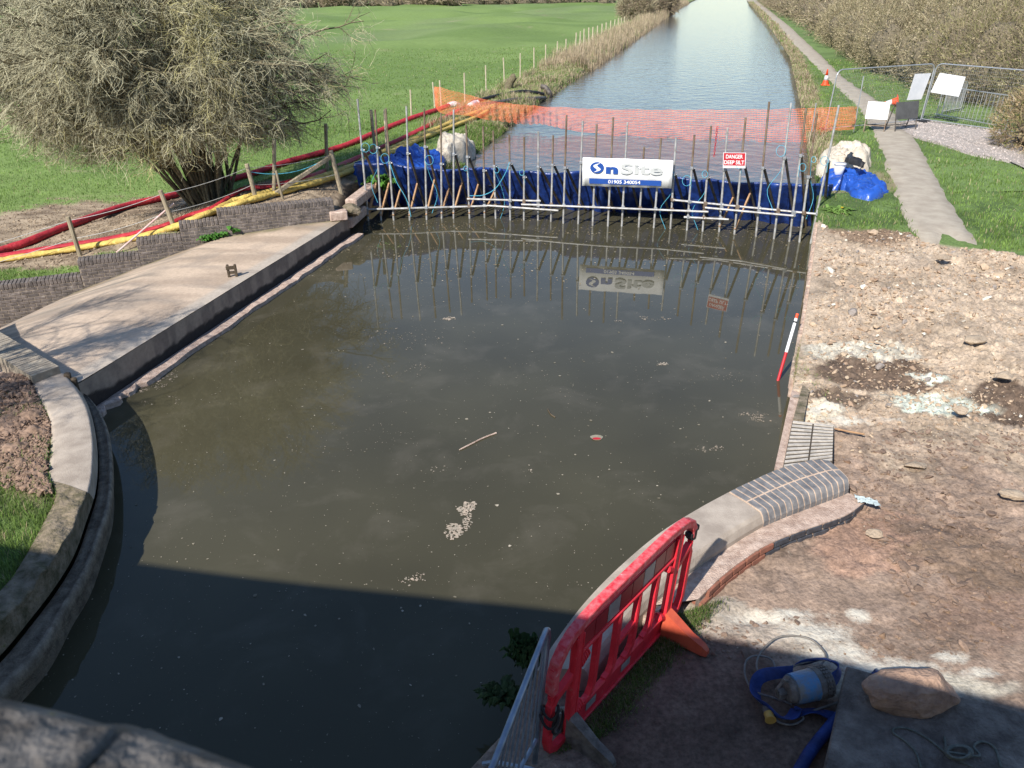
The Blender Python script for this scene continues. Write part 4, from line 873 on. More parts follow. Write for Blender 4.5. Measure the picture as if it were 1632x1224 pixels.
A_, B_ = ground(424, 318, gL), ptop[4][1]-(ptop[4][1]-ptop[4][0])*.12
mb = MB(); d = unit(B_-A_); X_ = unit(np.cross(d, C_(0, 0, 1))); mb.bbox((A_+B_)/2, (.08, .10, np.linalg.norm(B_-A_)), .01, ax=(X_, np.cross(d, X_), d)); mb.build('diagonal_strut', M['post'], fl)
def wire(a, b, sag, r=.006, m=None): 
    mb = MB(); mb.tube([a*(1-t)+b*t-C_(0, 0, sag*4*t*(1-t)) for t in np.linspace(0, 1, 12)], r, 4); mb.build('wire', m or M['wire'], fl)
for f in (.9, .45):
    q_ = [p*(1-f)+t*f for p, t in ptop[:3]]+[ptop[4][0]*(1-f)+ptop[4][1]*f]
    q_ = [q_[0]+(q_[0]-q_[1])*2.5]+q_
    for a, b in zip(q_[:-1], q_[1:]): wire(a, b, .06)
wire(ptop[2][0]*.2+ptop[2][1]*.8, ptop[4][0]*.1+ptop[4][1]*.9, .22, .009, M['rope'])
# white and red pole leaning on the second post
A_, B_ = ground(186, 404, gL), None; P2_, T2_ = ptop[1]; B_ = P2_*.25+T2_*.75+C_(.12, -.06, 0)
A_ = A_+C_(0, 0, .02); mb = MB(); Bp = atY(277, 324, A_[1]+.9); mb.bar(A_, Bp, .022, 8); mb.build('striped_pole', mat('pale_pole', (.66, .56, .52), (.55, .30, .28), 2, .6), label='thin faded white and pink pole leaning on the second fence post', cat='pole')
M['stake'] = mat('stake', (.52, .45, .33), (.38, .32, .23), 9, .85)
fs = thing('stake_fence', 'line of slim pale wooden stakes along the edge of the green field beyond the netting', 'fence', ground(829, 125, gL))
STK = [(617, 250, 175), (656, 190, 143), (704, 176, 128), (693, 172, 131), (741, 162, 116), (775, 152, 104), (804, 137, 92), (829, 125, 85), (851, 113, 76), (870, 105, 71), (887, 98, 66), (902, 92, 62), (917, 86, 52), (924, 78, 50), (930, 80, 46), (938, 77, 44), (944, 67, 43), (952, 60, 41), (959, 57, 38), (966, 53, 36), (973, 50, 33), (979, 46, 31), (985, 43, 29), (990, 40, 28), (995, 37, 26)]
for x, yb, yt in STK:
    P = ground(x, yb, gL); h = above(P, yt); post(P, min(h, 1.9), .036+.03*sstep(40, 90, P[1]), (random.uniform(-.05, .05), 0), M['stake'], fs, 'stake', 6)
# tall grey stake behind the first tubes
P = ground(600, 262, gL); mb = MB(); mb.bar(P-C_(0, 0, .2), P+C_(-.03, 0, above(P, 175)), .045, 8); mb.build('wooden_stake', M['post'], label='dark wooden stake standing among the two leftmost scaffold tubes', cat='stake')

# ===================== hoses on the left =====================
def hose(name, px, r, m, label, g=gL, lift=0., flat=.75, wob=.0, cat='hose', n=12):
    pts = []
    for p in px: P = ground(p[0], p[1], g); P = P+C_(0, 0, r*flat+(p[2] if len(p) > 2 else 0)+lift); pts.append(P)
    pts = smooth_path(pts, 9); rr_ = [r*(1+wob*float(fbm(np.array(i*.7), np.array(r*100), 1, 3, 5))) for i in range(len(pts))]
    # flatten vertically: tube frame has u horizontal, v vertical
    mb = MB(); mb.tube(pts, rr_, n, flat=flat); return mb.build(name, m, smooth=True, label=label, cat=cat)
hose('layflat_hose', [(-70, 446), (0, 408), (50, 390), (120, 362), (200, 334), (260, 320), (320, 304), (400, 282), (460, 262), (545, 238), (600, 215), (655, 193), (700, 178), (716, 172)], .12, M['red_hose'], 'fat red hose running through the base of the hawthorn, farthest from the wall', flat=.85, wob=.1)
hose('layflat_hose', [(-70, 424), (0, 413), (80, 400), (180, 384), (230, 373), (269, 362), (304, 348), (342, 335), (369, 317), (387, 307), (409, 303), (439, 300), (500, 284), (560, 260), (635, 227), (680, 205), (720, 185), (746, 172)], .11, M['red_hose'], 'flat red hose lying against the yellow hoses nearest the brick wall', flat=.45, lift=.03, wob=.15)
hose('layflat_hose', [(-70, 431), (0, 419), (80, 407), (160, 394), (215, 384), (274, 368), (320, 349), (343, 341), (370, 326), (400, 317), (450, 305), (503, 289), (557, 270), (600, 250), (660, 225), (730, 193), (790, 170)], .10, M['yellow_hose'], 'wrinkled yellow hose reaching the netting along the top of the bank', flat=.7, wob=.3)
hose('layflat_hose', [(280, 369), (320, 351), (352, 340), (385, 329), (440, 314), (500, 298), (560, 277), (620, 249), (680, 222), (730, 202), (760, 190), (788, 174)], .10, M['yellow_hose'], 'second wrinkled yellow hose, the one nearer the canal', flat=.7, wob=.35, lift=.02)
for px, r, lab in (([(716, 172), (722, 170), (728, 172)], .15, 'white clamped end of the far red hose beside the stakes'), ([(750, 172), (757, 168), (762, 167)], .14, 'white clamped end of the near red hose by the netting')):
    hose('hose_coupling', px, r, M['white'], lab, cat='hose coupling')
hose('black_hose', [(752, 166), (775, 160), (800, 154), (830, 149), (850, 150), (866, 153)], .09, M['black'], 'black discharge hose curving over the grass bank to the water outlet', flat=.9)
hose('black_hose', [(762, 172), (790, 168), (820, 163), (850, 161), (868, 160)], .10, M['steel_dark'], 'lower grey pipe lying parallel under the black discharge hose', flat=.95)
P = ground(870, 150, gL); mb = MB(); mb.tube([P+C_(-.25, 0, .35), P+C_(-.05, 0, .32), P+C_(.15, -.1, .1), P+C_(.25, -.15, -.15)], [.11, .12, .12, .10], 12); mb.build('outlet_pipe', M['steel_dark'], smooth=True, label='bent grey pipe end discharging into the canal from the left bank', cat='pipe')
P = ground(812, 142, gL); mb = MB(); mb.tube([P-C_(.1, 0, .1), P+C_(.05, 0, .35), P+C_(.25, 0, .6), P+C_(.3, 0, .62)], [.2, .19, .17, .1], 12); mb.build('tree_stump', M['bark'], label='short leaning grey stump on the bank behind the discharge hoses', cat='stump')
# pale churned water below the outlet
mb = MB(); c = at(915, 165, .6)
# ===================== temporary fencing and signs =====================
def rpanel(P0, P1, T0, T1, name, label, mesh=True, r=.021, rad=.22, nv=30, nh=7, group=None):
    t = thing(name, label, 'fence panel', P0, group)
    X = P1-P0; Wd_ = np.linalg.norm(X); X = X/Wd_; Z = ((T0-P0)+(T1-P1))/2; Hh = np.linalg.norm(Z); Z = Z/Hh
    o = lambda u, v: P0+X*u+Z*v
    loop = [o(0, -.0), o(0, Hh-rad)]+[o(rad-rad*math.cos(a), Hh-rad+rad*math.sin(a)) for a in np.linspace(.3, 1.57, 5)]+[o(Wd_-rad+rad*math.sin(a), Hh-rad+rad*math.cos(a)) for a in np.linspace(0, 1.3, 5)]+[o(Wd_, Hh-rad), o(Wd_, 0)]
    mb = MB(); mb.tube(loop, r, 8); mb.bar(o(0, .12), o(Wd_, .12), r*.8, 8); mb.build('frame', M['galv'], t)
    VV = []; FF = []
    sv = np.stack([np.stack([o(Wd_*(i+.5)/nv, .12), o(Wd_*(i+.5)/nv, Hh-.02)]) for i in range(nv)]); a, f = tubes(sv, np.full(sv.shape[:2], .0022 if mesh else .009), 4 if not mesh else 3)
    if nh:
        sh = np.stack([np.stack([o(0, .12+(Hh-.14)*(i+1)/(nh+1)), o(Wd_, .12+(Hh-.14)*(i+1)/(nh+1))]) for i in range(nh)]); b, f2 = tubes(sh, np.full(sh.shape[:2], .002)); f = np.concatenate([f, f2+len(a)]); a = np.concatenate([a, b])
    npmesh('wire_mesh' if mesh else 'bars', a, f, M['galv'], t)
    for p in (P0, P1):
        mb = MB(); mb.bbox(p+C_(0, 0, .06), (.62, .22, .12), .03, yaw=math.atan2(X[1], X[0])+1.2) if mesh else mb.bar(p-np.cross(X, Z)*.28, p+np.cross(X, Z)*.28, .018, 6)
        if not mesh: mb.bar(p-np.cross(X, Z)*0, p+Z*.15, .018, 6)
        mb.build('foot', M['black'] if mesh else M['galv'], t)
    return t, o, Wd_, Hh, X, Z
P0, P1 = ground(1314, 211, gR), ground(1466, 196, gR); T0, T1 = atY(1342, 109, P0[1]), atY(1489, 104, P1[1])
z0 = [p[2]+2. for p in (P0, P1)]; T0[2], T1[2] = z0; T0[0] = P0[0]+.1; T1[0] = P1[0]+.1
t, o1, w1_, h1_, X1, Z1 = rpanel(P0, P1, T0, T1, 'fence_panel', 'tall wire mesh fence panel across the towpath, the left one', nv=60, nh=14)
def sheet_on(o, X, Z, quad, name, label, P0, m=M['white']):
    N_ = unit(np.cross(X, Z)); N_ = N_ if N_[1] < 0 else -N_; pl = []
    for p in quad:
        d = ray(*p); t_ = ((P0-CAM)@N_)/(d@N_); pl.append(CAM+d*t_+N_*.035)
    mb = MB(); mb.plate(pl, .008); mb.build(name, m, label=label, cat='sign board')
sheet_on(o1, X1, Z1, [(1444, 159.5), (1467, 158), (1482.7, 116.4), (1457, 117.7)], 'sign_board', 'blank white board hung on the right end of the left fence panel', P0)
P0, P1 = ground(1468, 195, gR), ground(1650, 221, gR); T0, T1 = P0+C_(.12, 0, 2.), P1+C_(.12, 0, 2.)
t, o2, w2_, h2_, X2, Z2 = rpanel(P0, P1, T0, T1, 'fence_panel', 'tall wire mesh fence panel running off to the right over the gravel', nv=60, nh=14)
sheet_on(o2, X2, Z2, [(1484, 147), (1529, 154.3), (1540, 122.4), (1499, 116)], 'sign_board', 'larger blank white board tilted on the right fence panel', P0)
def ped(a, b, label, h=1.1):
    P0, P1 = ground(*a, gR)+C_(0, 0, .02), ground(*b, gR)+C_(0, 0, .02); rpanel(P0, P1, P0+C_(.05, 0, h), P1+C_(.05, 0, h), 'crowd_barrier', label, mesh=False, rad=.15, nv=18, nh=0, group=None)
ped((1491, 188), (1601, 209), 'grey steel crowd barrier standing on the gravel behind the right fence panel')
ped((1500, 184), (1530, 178), 'second steel crowd barrier seen end-on behind the white board', 1.1)
def aframe(quad, legs, mt, label):
    P = [ground(*l, gR) for l in legs]; c = (P[0]+P[1])/2; t = thing('folding_sign', label, 'sign', c)
    X = unit((P[1]-P[0])*C_(1, 1, 0)); N_ = np.array([X[1], -X[0], 0]); N_ = N_ if N_[1] < 0 else -N_; w_ = np.linalg.norm(P[1]-P[0]); hh = 1.0
    up = unit(C_(0, 0, 1)-N_*.18); mb = MB()
    for p in P: mb.bbox(p+up*hh/2, (.03, .03, hh), .004, ax=(X, N_, up))
    mb.bbox(P[0]+X*w_/2+up*.22, (w_, .025, .03), .004, ax=(X, N_, up)); mb.build('front_frame', M['steel_rusty'] if mt is M['banner'] else M['steel_dark'], t)
    up2 = unit(C_(0, 0, 1)+N_*.28); mb = MB()
    for p in P: q_ = p-N_*.48; mb.bbox(q_+up2*.45, (.03, .03, .9), .004, ax=(X, N_, up2))
    mb.bbox(P[0]-N_*.44+X*w_/2+up2*.2, (w_, .025, .03), .004, ax=(X, N_, up2)); mb.build('rear_frame', M['steel_dark'], t)
    mb = MB(); mb.bbox(P[0]+X*w_/2+up*(hh-.29)+N_*.03, (w_+.06, .01, .56), .003, ax=(X, N_, up)); mb.build('panel', mt, t)
aframe(None, [(1376, 210), (1408, 212)], M['banner'], 'white faced folding sign on the towpath left edge, rusty legs')
aframe(None, [(1426, 212), (1459, 209)], M['grey_board'], 'dark grey backed folding sign on the towpath right of the white one')
def cone(P, label, ax=None):
    t = thing('traffic_cone', label, 'traffic cone', P); Z = unit(np.array(ax if ax is not None else (0, 0, 1.), float)); X = unit(np.cross(Z, C_(.3, 1, .2))); Y = np.cross(Z, X); P = np.array(P, float)
    mb = MB(); mb.bbox(P+Z*.02, (.42, .42, .04), .015, ax=(X, Y, Z)); mb.build('base', M['cone_orange'], t)
    pr = [(.04, .17), (.10, .15), (.24, .115)]; pr2 = [(.24, .117), (.46, .075)]; pr3 = [(.46, .073), (.72, .03), (.75, .027)]
    for nm, pp_, m in (('lower_cone', pr, M['cone_orange']), ('white_sleeve', pr2, M['white']), ('upper_cone', pr3, M['cone_orange'])):
        mb = MB(); mb.tube([P+Z*h for h, r in pp_], [r for h, r in pp_], 20, cap=nm != 'lower_cone'); mb.build(nm, m, t, smooth=True)
cone(ground(1315, 136, gR), 'upright orange and white cone standing on the towpath verge far side of the netting')
P = ground(1430, 170, gR)+C_(0, 0, .22); cone(P, 'fallen orange and white cone lying on its side with its red mouth showing', ax=(-.93, .35, -.22))

# ranging pole
A_, B_ = at(1241, 612, 0), atY(1271, 500, at(1250, 520, .75)[1]+.15)
A_ = at(1240, 606, .0); B_ = at(1271, 500, .92); t = thing('ranging_pole', 'red and white surveying pole standing in the water against the right bank', 'pole', A_)
seq = [(-.55, 0, 'red_ink'), (0, .42, 'red_ink'), (.42, .86, 'white_ink'), (.86, .885, 'black'), (.885, .93, 'white_ink'), (.93, 1, 'cone_orange')]
for a, b, m in seq: mb = MB(); mb.bar(A_+(B_-A_)*a, A_+(B_-A_)*b, .024, 10); mb.build('band', M[m], t)

# ===================== foreground barriers =====================
A_, B_ = at(866, 1205, .58), at(1083, 965, .58); Xr = unit(B_-A_); LB = float(np.linalg.norm(B_-A_)); Nr = np.array([Xr[1], -Xr[0], 0]); Zr = unit(C_(0, 0, 1)+Nr*.06)
rb = thing('plastic_barrier', 'red plastic pedestrian barrier with grey reflective panels beside the water', 'barrier', A_)
VS = 1.14
o = lambda u, v, n=0.: A_+Xr*u+Zr*(v*VS-.03)+Nr*n
AX = (Xr, Nr, Zr)
def bx(mb, u0, u1, v0, v1, t=.045, n=0., ch=.01): mb.bbox(o((u0+u1)/2, (v0+v1)/2, n), (u1-u0, t, (v1-v0)*VS), ch, ax=AX)
def sqtube(mb, pts, a, b, m=None):   # rectangular section sweep in the panel plane
    rows = []
    for i, p in enumerate(pts):
        q0, q1 = np.array(pts[max(i-1, 0)]), np.array(pts[min(i+1, len(pts)-1)]); t = unit(q1-q0); n_ = np.array([-t[1], t[0]]); p = np.array(p)
        c = [(n_*a, -b), (n_*a*.75, -b*1.12), (-n_*a*.75, -b*1.12), (-n_*a, -b), (-n_*a, b), (-n_*a*.75, b*1.12), (n_*a*.75, b*1.12), (n_*a, b)]
        rows.append([o(*(p+d), k) for d, k in c])
    n = 8; V = [p for r in rows for p in r]; mb.add(V, [(i*n+j, i*n+(j+1) % n, (i+1)*n+(j+1) % n, (i+1)*n+j) for i in range(len(rows)-1) for j in range(n)]+[tuple(range(n)), tuple(range(len(V)-n, len(V)))])
LL = LB; pa, pb = .30, LB-.30
top = [(0.03, .60), (.03, .74), (.06, .83), (.13, .91), (.22, .96), (.34, .985)]+[(u, 1.0) for u in np.linspace(.5, LL-.5, 6)]+[(LL-.34, .985), (LL-.20, .96), (LL-.10, .91), (LL-.05, .83), (LL-.035, .76)]
mb = MB(); sqtube(mb, top, .032, .034); mb.build('top_rail', M['red_scuffed'], rb, smooth=False)
for nm, pts in (('end_loop', [(.30, .60), (.20, .55), (.08, .52), (.035, .47), (.03, .38), (.03, .14), (.06, .05), (.14, .0), (.30, -.01)]), ('end_loop', [(LL-.30, .55), (LL-.18, .62), (LL-.07, .68), (LL-.035, .60), (LL-.03, .4), (LL-.03, .16), (LL-.07, .06), (LL-.16, .0), (LL-.30, -.01)])):
    mb = MB(); sqtube(mb, pts, .028, .026); sqtube(mb, [((.03 if pts[0][0] < 1 else LL-.035), .5), ((.03 if pts[0][0] < 1 else LL-.035), .8)], .016, .016); mb.build(nm, M['red_plastic'], rb)
    mb = MB(); u = .03 if pts[0][0] < 1 else LL-.035; [mb.tube([o(u, v-.005), o(u, v+.005)], [.026, .026], 10) for v in np.arange(.55, .76, .022)]; mb.build('hinge_pin', M['red_plastic'], rb)
for u in (pa, pb):
    mb = MB(); bx(mb, u-.035, u+.035, -.04, .965, .062); bx(mb, u-.05, u-.03, .0, .9, .045, .012); bx(mb, u+.03, u+.05, .0, .9, .045, .012)
    mb.build('main_post', M['red_plastic'], rb)
    for v in (.14, .62):
        s_ = 1 if u < 1 else -1; mb = MB(); [mb.tube([o(u+s_*(.05+.018*k), v+.012*k, .0), o(u+s_*(.06+.018*k), v+.012*k, 0)], [.042, .042], 12) for k in range(5)]; mb.tube([o(u+s_*.03, v), o(u+s_*.14, v+.055)], [.032, .032], 10); mb.build('ribbed_socket', M['red_plastic'], rb)
mb = MB(); bx(mb, pa, pb, .725, .905, .014, 0, .003); UPL = mb.build('upper_plate', M['red_plastic'], rb)
mb = MB(); bx(mb, pa, pb, .70, .735, .05); mb.build('mid_rail', M['red_plastic'], rb)
k = 8; wdt = (pb-pa-.08)/k
for i in range(k):
    mb = MB(); bx(mb, pa+.04+wdt*i+.004, pa+.04+wdt*(i+1)-.004, .745, .895, .004, .0105, .001); mb.build('reflective_panel', M['reflector'] if i in (2, 5) else M['reflector_red'], UPL)
mb = MB(); bx(mb, pa, pb, -.045, -.01, .06); bx(mb, pa, pb, .13, .165, .05); bx(mb, pa, pb, -.02, .14, .014, 0, .003); mb.build('bottom_rail', M['red_plastic'], rb)
for i in (1, 4): mb = MB(); bx(mb, pa+.05+wdt*i, pa+.05+wdt*(i+.8), .03, .10, .004, .0105, .001); mb.build('reflective_panel', M['reflector'], rb)
for i in range(1, 5):
    u = pa+(pb-pa)*i/5
    mb = MB(); sqtube(mb, [(u, .70), (u, .3), (u-.01, .23), (u-.05, .17), (u-.11, .15)], .026 if i % 2 else .030, .022); bx(mb, u-.016, u+.016, .2, .70, .052)
    mb.build('bar', M['red_plastic'], rb)
mb = MB(); sqtube(mb, [(pa+(pb-pa)*.4, .40), (pa+(pb-pa)*.6, .45)], .02, .02); sqtube(mb, [(pa+(pb-pa)*.6, .62), (pa+(pb-pa)*.6+.02, .64)], .02, .02); mb.build('cross_bar', M['red_plastic'], rb)
# far foot: a wedge sticking out across the panel
def foot(u, sgn, Lf, m, wdt=.05):
    mb = MB(); d = Nr*sgn; rows = []
    for t, h, ww_ in ((0, .27, .07), (.15, .24, .065), (.6, .13, .05), (.9, .085, .045), (1, .05, .03)):
        c = A_+Xr*u+d*(.02+Lf*t); c = c*C_(1, 1, 0)+C_(0, 0, .50); rows.append([c-Xr*ww_, c-Xr*ww_*.7+C_(0, 0, h), c+Xr*ww_*.7+C_(0, 0, h), c+Xr*ww_])
    V = [p for r in rows for p in r]; F = [(i*4+j, i*4+(j+1) % 4, i*4+4+(j+1) % 4, i*4+4+j) for i in range(4) for j in range(4)]+[(0, 1, 2, 3), (16, 17, 18, 19)]
    mb.add(V, F); mb.build('foot', m, rb)
foot(pb, 1, .42, M['faded_orange']); foot(pb, -1, .2, M['footing']); foot(pa, 1, .4, M['pump_grey']); foot(pa, -1, .3, M['pump_grey'])
mb = MB(); p = o(LL-.035, .80); mb.tube([o(LL-.04, .745), o(LL-.04, .835)], [.045, .045], 14); mb.bbox(o(LL+.02, .80, .0), (.07, .05, .06), .01, ax=AX); mb.bbox(o(LL-.09, .79), (.02, .07, .05), .005, ax=AX); mb.build('black_clamp', M['black'], rb)
for v, r in ((.44, .055), (.36, .06)):
    mb = MB(); mb.tube([o(.03+r*math.cos(a), v+.03*math.sin(a*2), r*math.sin(a)*1.1) for a in np.linspace(0, 6.28, 18)], .011, 6, cap=False); mb.build('strap', M['black'], rb)
mb = MB(); mb.tube([o(.07+.06*math.cos(a), .33+.10*math.sin(a), .05) for a in np.linspace(0, 6.28, 18)], .011, 6, cap=False); mb.build('strap', M['black'], rb)
# steel crowd barrier in the foreground
fb0, ft0 = at(852, 1216, .56), at(876, 990, 1.60); fb1, ft1 = at(700, 1460, .56), at(742, 1330, 1.60)
cb = thing('crowd_barrier', 'blue grey steel crowd barrier in the foreground left of the red one', 'barrier', fb0)
Xc = unit(ft1-ft0); 
mb = MB(); cpts = [fb0, fb0*.2+ft0*.8, fb0*.07+ft0*.93+Xc*.01, ft0+Xc*.10, ft0+Xc*.25, ft1]; mb.tube(cpts[:2]+[fb0*.1+ft0*.9, fb0*.04+ft0*.96+Xc*.03, ft0+Xc*.09, ft0+Xc*.2, ft1], .021, 12); mb.build('frame', M['bluesteel'], cb, smooth=True)
lo0 = fb0*.82+ft0*.18; lo1 = fb1*.82+ft1*.18
mb = MB(); mb.bar(lo0, lo1, .016, 8); mb.build('lower_rail', M['bluesteel'], cb)
for i in range(1, 12):
    f = i/12.5; a, b = lo0*(1-f)+lo1*f, (ft0+Xc*.0)*(1-f)+ft1*f; mb = MB(); mb.bar(a, b, .008, 6); mb.build('bar', M['bluesteel'], cb)
nc = unit(np.cross(Xc, C_(0, 0, 1)));
mb = MB(); g0 = fb0+Xc*.1; mb.tube([g0-nc*.35-C_(0, 0, .03), g0-nc*.28+C_(0, 0, .02), g0+C_(0, 0, .06), g0+nc*.28+C_(0, 0, .02), g0+nc*.36-C_(0, 0, .03)], .018, 8); mb.build('foot', M['bluesteel'], cb)

# ===================== pump, hose, cables, boulder =====================
GZ = lambda x, y: .53
pm = thing('submersible_pump', 'battered blue submersible pump lying in the shade by the plinth', 'pump', at(1282, 1118, .55))
c0 = at(1249, 1120, .55)+C_(0, 0, .13); c1 = at(1316, 1103, .55)+C_(0, 0, .13); d = unit(c1-c0); Lp_ = float(np.linalg.norm(c1-c0))
def cy(name, f, m, n=28, sm=True): mb = MB(); mb.tube([c0+d*Lp_*a for a, r in f], [r for a, r in f], n); mb.build(name, m, pm, smooth=False)
cy('motor_body', [(.12, .09), (.14, .118), (.6, .122), (.62, .125)], M['pump_blue']); cy('end_cap', [(-.02, .05), (.0, .085), (.08, .105), (.13, .105)], M['pump_grey']); cy('collar', [(.62, .130), (.70, .130), (.71, .122), (.76, .12)], M['pump_grey'])
mb = MB(); u_ = unit(np.cross(d, C_(0, 0, 1))); v_ = np.cross(u_, d)
for a in np.linspace(0, 6.28, 22, False):
    for r_ in (.80, .86, .92): p = c0+d*Lp_*r_+(u_*math.cos(a)+v_*math.sin(a))*.118; mb.box(p, (.016, .016, .012), ax=(d, np.cross(u_*math.cos(a)+v_*math.sin(a), d), u_*math.cos(a)+v_*math.sin(a)))
mb.tube([c0+d*Lp_*.76, c0+d*Lp_*.96, c0+d*Lp_*.99], [.112, .112, .08], 24); mb.build('strainer', M['pump_grey'], pm)
mb = MB(); mb.tube([c0+d*.0+v_*.1, c0-d*.04+v_*.13, c0-d*.09+v_*.05, c0-d*.08-v_*.03], .012, 6); mb.bbox(c0-d*.03-v_*.02, (.09, .06, .07), .01, ax=(d, u_, v_)); mb.build('handle', M['pump_grey'], pm)
def band(name, pts, wdt, m, label, cat='hose', tilt=.9):
    P = smooth_path([at(p[0], p[1], .55+(p[2] if len(p) > 2 else 0)) for p in pts], 8); rows = []
    for i, p in enumerate(P):
        t = unit(P[min(i+1, len(P)-1)]-P[max(i-1, 0)]); s_ = unit(np.cross(t, C_(0, 0, 1))); a = tilt+.35*math.sin(i*.22); w_ = s_*math.cos(a)*wdt+C_(0, 0, 1)*math.sin(a)*wdt; e = s_*.006*math.sin(a)
        rows.append([p, p+w_*.5+s_*.008, p+w_, p+w_+s_*.008, p+w_*.5+s_*.02, p+s_*.01, p])
    mb = MB(); mb.strip(rows); mb.build(name, m, smooth=True, label=label, cat=cat)
band('layflat_hose', [(1262, 1082, .1), (1240, 1082, .07), (1216, 1090, .03), (1213, 1112, .0), (1222, 1128, 0), (1238, 1142, 0), (1252, 1140, .02), (1262, 1128, .03), (1278, 1140, 0)], .10, M['blue_hose'], 'creased blue flat hose folded round the left end of the pump')
band('layflat_hose', [(1262, 1060, 0), (1285, 1058, .02), (1312, 1050, .03), (1330, 1054, .03), (1341, 1070, .02), (1336, 1088, .0), (1322, 1100, 0), (1300, 1092, 0)], .10, M['blue_hose'], 'creased blue flat hose curling behind the pump at the shadow edge')
band('layflat_hose', [(1258, 1132, .0), (1290, 1128, .01), (1320, 1132, .0), (1345, 1138, 0)], .09, M['blue_hose'], 'blue flat hose running from under the pump towards the plinth', tilt=.15)
band('layflat_hose', [(1388, 1076, .26), (1402, 1068, .26), (1415, 1074, .27), (1408, 1084, .27)], .09, M['blue_hose'], 'scrap of blue flat hose draped on the plinth beside the boulder', tilt=.3)
def cable(name, pts, r, m, label, z=.55, cat='cable'):
    P = smooth_path([at(p[0], p[1], z+(p[2] if len(p) > 2 else 0)) for p in pts], 8); mb = MB(); mb.tube(P, r, 6); mb.build(name, m, smooth=True, label=label, cat=cat)
cable('power_cable', [(1262, 1122, .05), (1232, 1112, .02), (1200, 1100, .01), (1187, 1075, .01), (1190, 1052, .01), (1208, 1045, .01), (1230, 1052, .01), (1238, 1075, .01)], .009, M['cable'], 'thin grey cable looped on the soil left of the pump')
cable('power_cable', [(1222, 1086, .02), (1206, 1065, .02), (1212, 1040, .01), (1235, 1018, .01), (1262, 1013, .01), (1290, 1018, .01), (1308, 1032, .01), (1316, 1048, .06), (1300, 1066, .08), (1275, 1076, .06), (1262, 1064, .06), (1290, 1054, .08), (1318, 1050, .08)], .009, M['cable'], 'thin grey cable in a wide loop above the pump crossing the shadow edge')
cable('power_cable', [(1260, 1135, .0), (1280, 1138, .01), (1310, 1128, .02), (1345, 1117, .02), (1370, 1110, .0)], .010, M['cable'], 'grey cable running right from the pump to the plinth')
cable('power_cable', [(1235, 1138, .01), (1240, 1150, .01), (1262, 1155, .01), (1280, 1146, .01), (1275, 1136, .03)], .009, M['cable'], 'grey cable loop lying below the pump')
cable('rope', [(1468, 1224, 0), (1460, 1200, 0), (1444, 1182, 0), (1424, 1168, 0), (1428, 1160, 0), (1450, 1162, 0), (1480, 1178, 0), (1505, 1198, 0), (1528, 1212, .01), (1550, 1222, .01)], .008, M['rope_dark'], 'single dark rope curving over the plinth below the boulder', z=.79, cat='rope')
cp_ = [(1505, 1175, 0), (1507, 1190, 0)]+[(1528+24*math.cos(a)*(1-.015*a), 1199+12*math.sin(a)*(1-.01*a), .006+.0025*a) for a in np.linspace(3.1, 22, 34)]+[(1560, 1205, .02), (1552, 1190, .01), (1565, 1182, 0), (1585, 1192, 0), (1596, 1224, 0)]
cable('rope', cp_, .009, M['rope_dark'], 'small coil of dark green rope on the plinth', z=.79, cat='rope')
t = thing('cable_plug', 'yellow industrial cable plug lying below the left of the pump', 'plug', at(1225, 1140, .55)); a, b, c = at(1219, 1124, .58), at(1225, 1137, .58), at(1228, 1147, .58)
mb = MB(); mb.tube([a, a*.6+b*.4, b], [.02, .034, .036], 14); mb.build('gland', M['pump_grey'], t); mb = MB(); mb.tube([b, c], [.038, .036], 16); mb.tube([c, c+(c-b)*.1], [.043, .043], 16); mb.build('collar', M['plug_yellow'], t)
mb = MB(); mb.tube(smooth_path([at(1338, 1142, .62), at(1320, 1162, .60), at(1290, 1200, .58), at(1262, 1250, .56)], 6), .045, 12); mb.build('blue_pipe', M['blue_hose'], smooth=True, label='straight dark blue hose leading out of the frame beside the plinth', cat='hose')
bc_ = at(1449, 1120, .78)
rock('boulder', (bc_[0], bc_[1], .73), (.74, .38, .38), M['boulder'], 12, sub_=4, dmin=.72, dmax=.95, label='large rough pinkish sandstone boulder on the concrete plinth', cat='boulder', smooth=False)
M['loose_stone'] = mat('loose_stone', (.42, .335, .245), (.28, .215, .155), 9, .95, 1., 40)
for i, (x, y, s_, z, lab) in enumerate([(1615, 790, .34, .56, 'large pale smooth stone at the right edge of the cleared soil'), (1455, 742, .30, .55, 'flat grey brown stone right of the brick pad among the soil'), (1395, 850, .2, .54, 'small wedge shaped stone right of the footing bricks'), (1560, 545, .42, .78, 'broad pale slab half buried in the rubble'),
        (1500, 412, .42, .88, 'grey angular stone on the crest of the rubble near the towpath'), (1600, 600, .34, .75, 'pale stone beside the dark hollow at the right edge'), (1530, 655, .3, .66, 'rounded stone at the near edge of the pale rubble'), (1345, 812, .2, .56, 'pale chipped stone at the end of the brick footing')]):
    P = at(x, y, z); rock('rubble_stone', (P[0], P[1], z-.03), (s_, s_*.7, s_*.34), M['loose_stone'], 30+i, label=lab, cat='stone')
P = at(1378, 798, .60)
rag = MB(); rows = []
for i in range(12):
    a = i/11; rows.append([P+C_(-.10+.2*a+.02*math.sin(i*2), -.06+.12*b-.1*a, .02+.03*abs(math.sin(i*1.7+b*5))) for b in np.linspace(0, 1, 7)])
rag.strip(rows); rag.build('cloth_rag', mat('rag', (.45, .52, .52), (.35, .41, .42), 9, .8), smooth=False, label='crumpled pale blue cloth at the end of the coping footing', cat='rag')
cable('fallen_twig', [(1330, 683), (1350, 687), (1378, 692)], .012, M['timber'], 'thin brown stick on the soil beside the brick pad', z=.66, cat='stick')

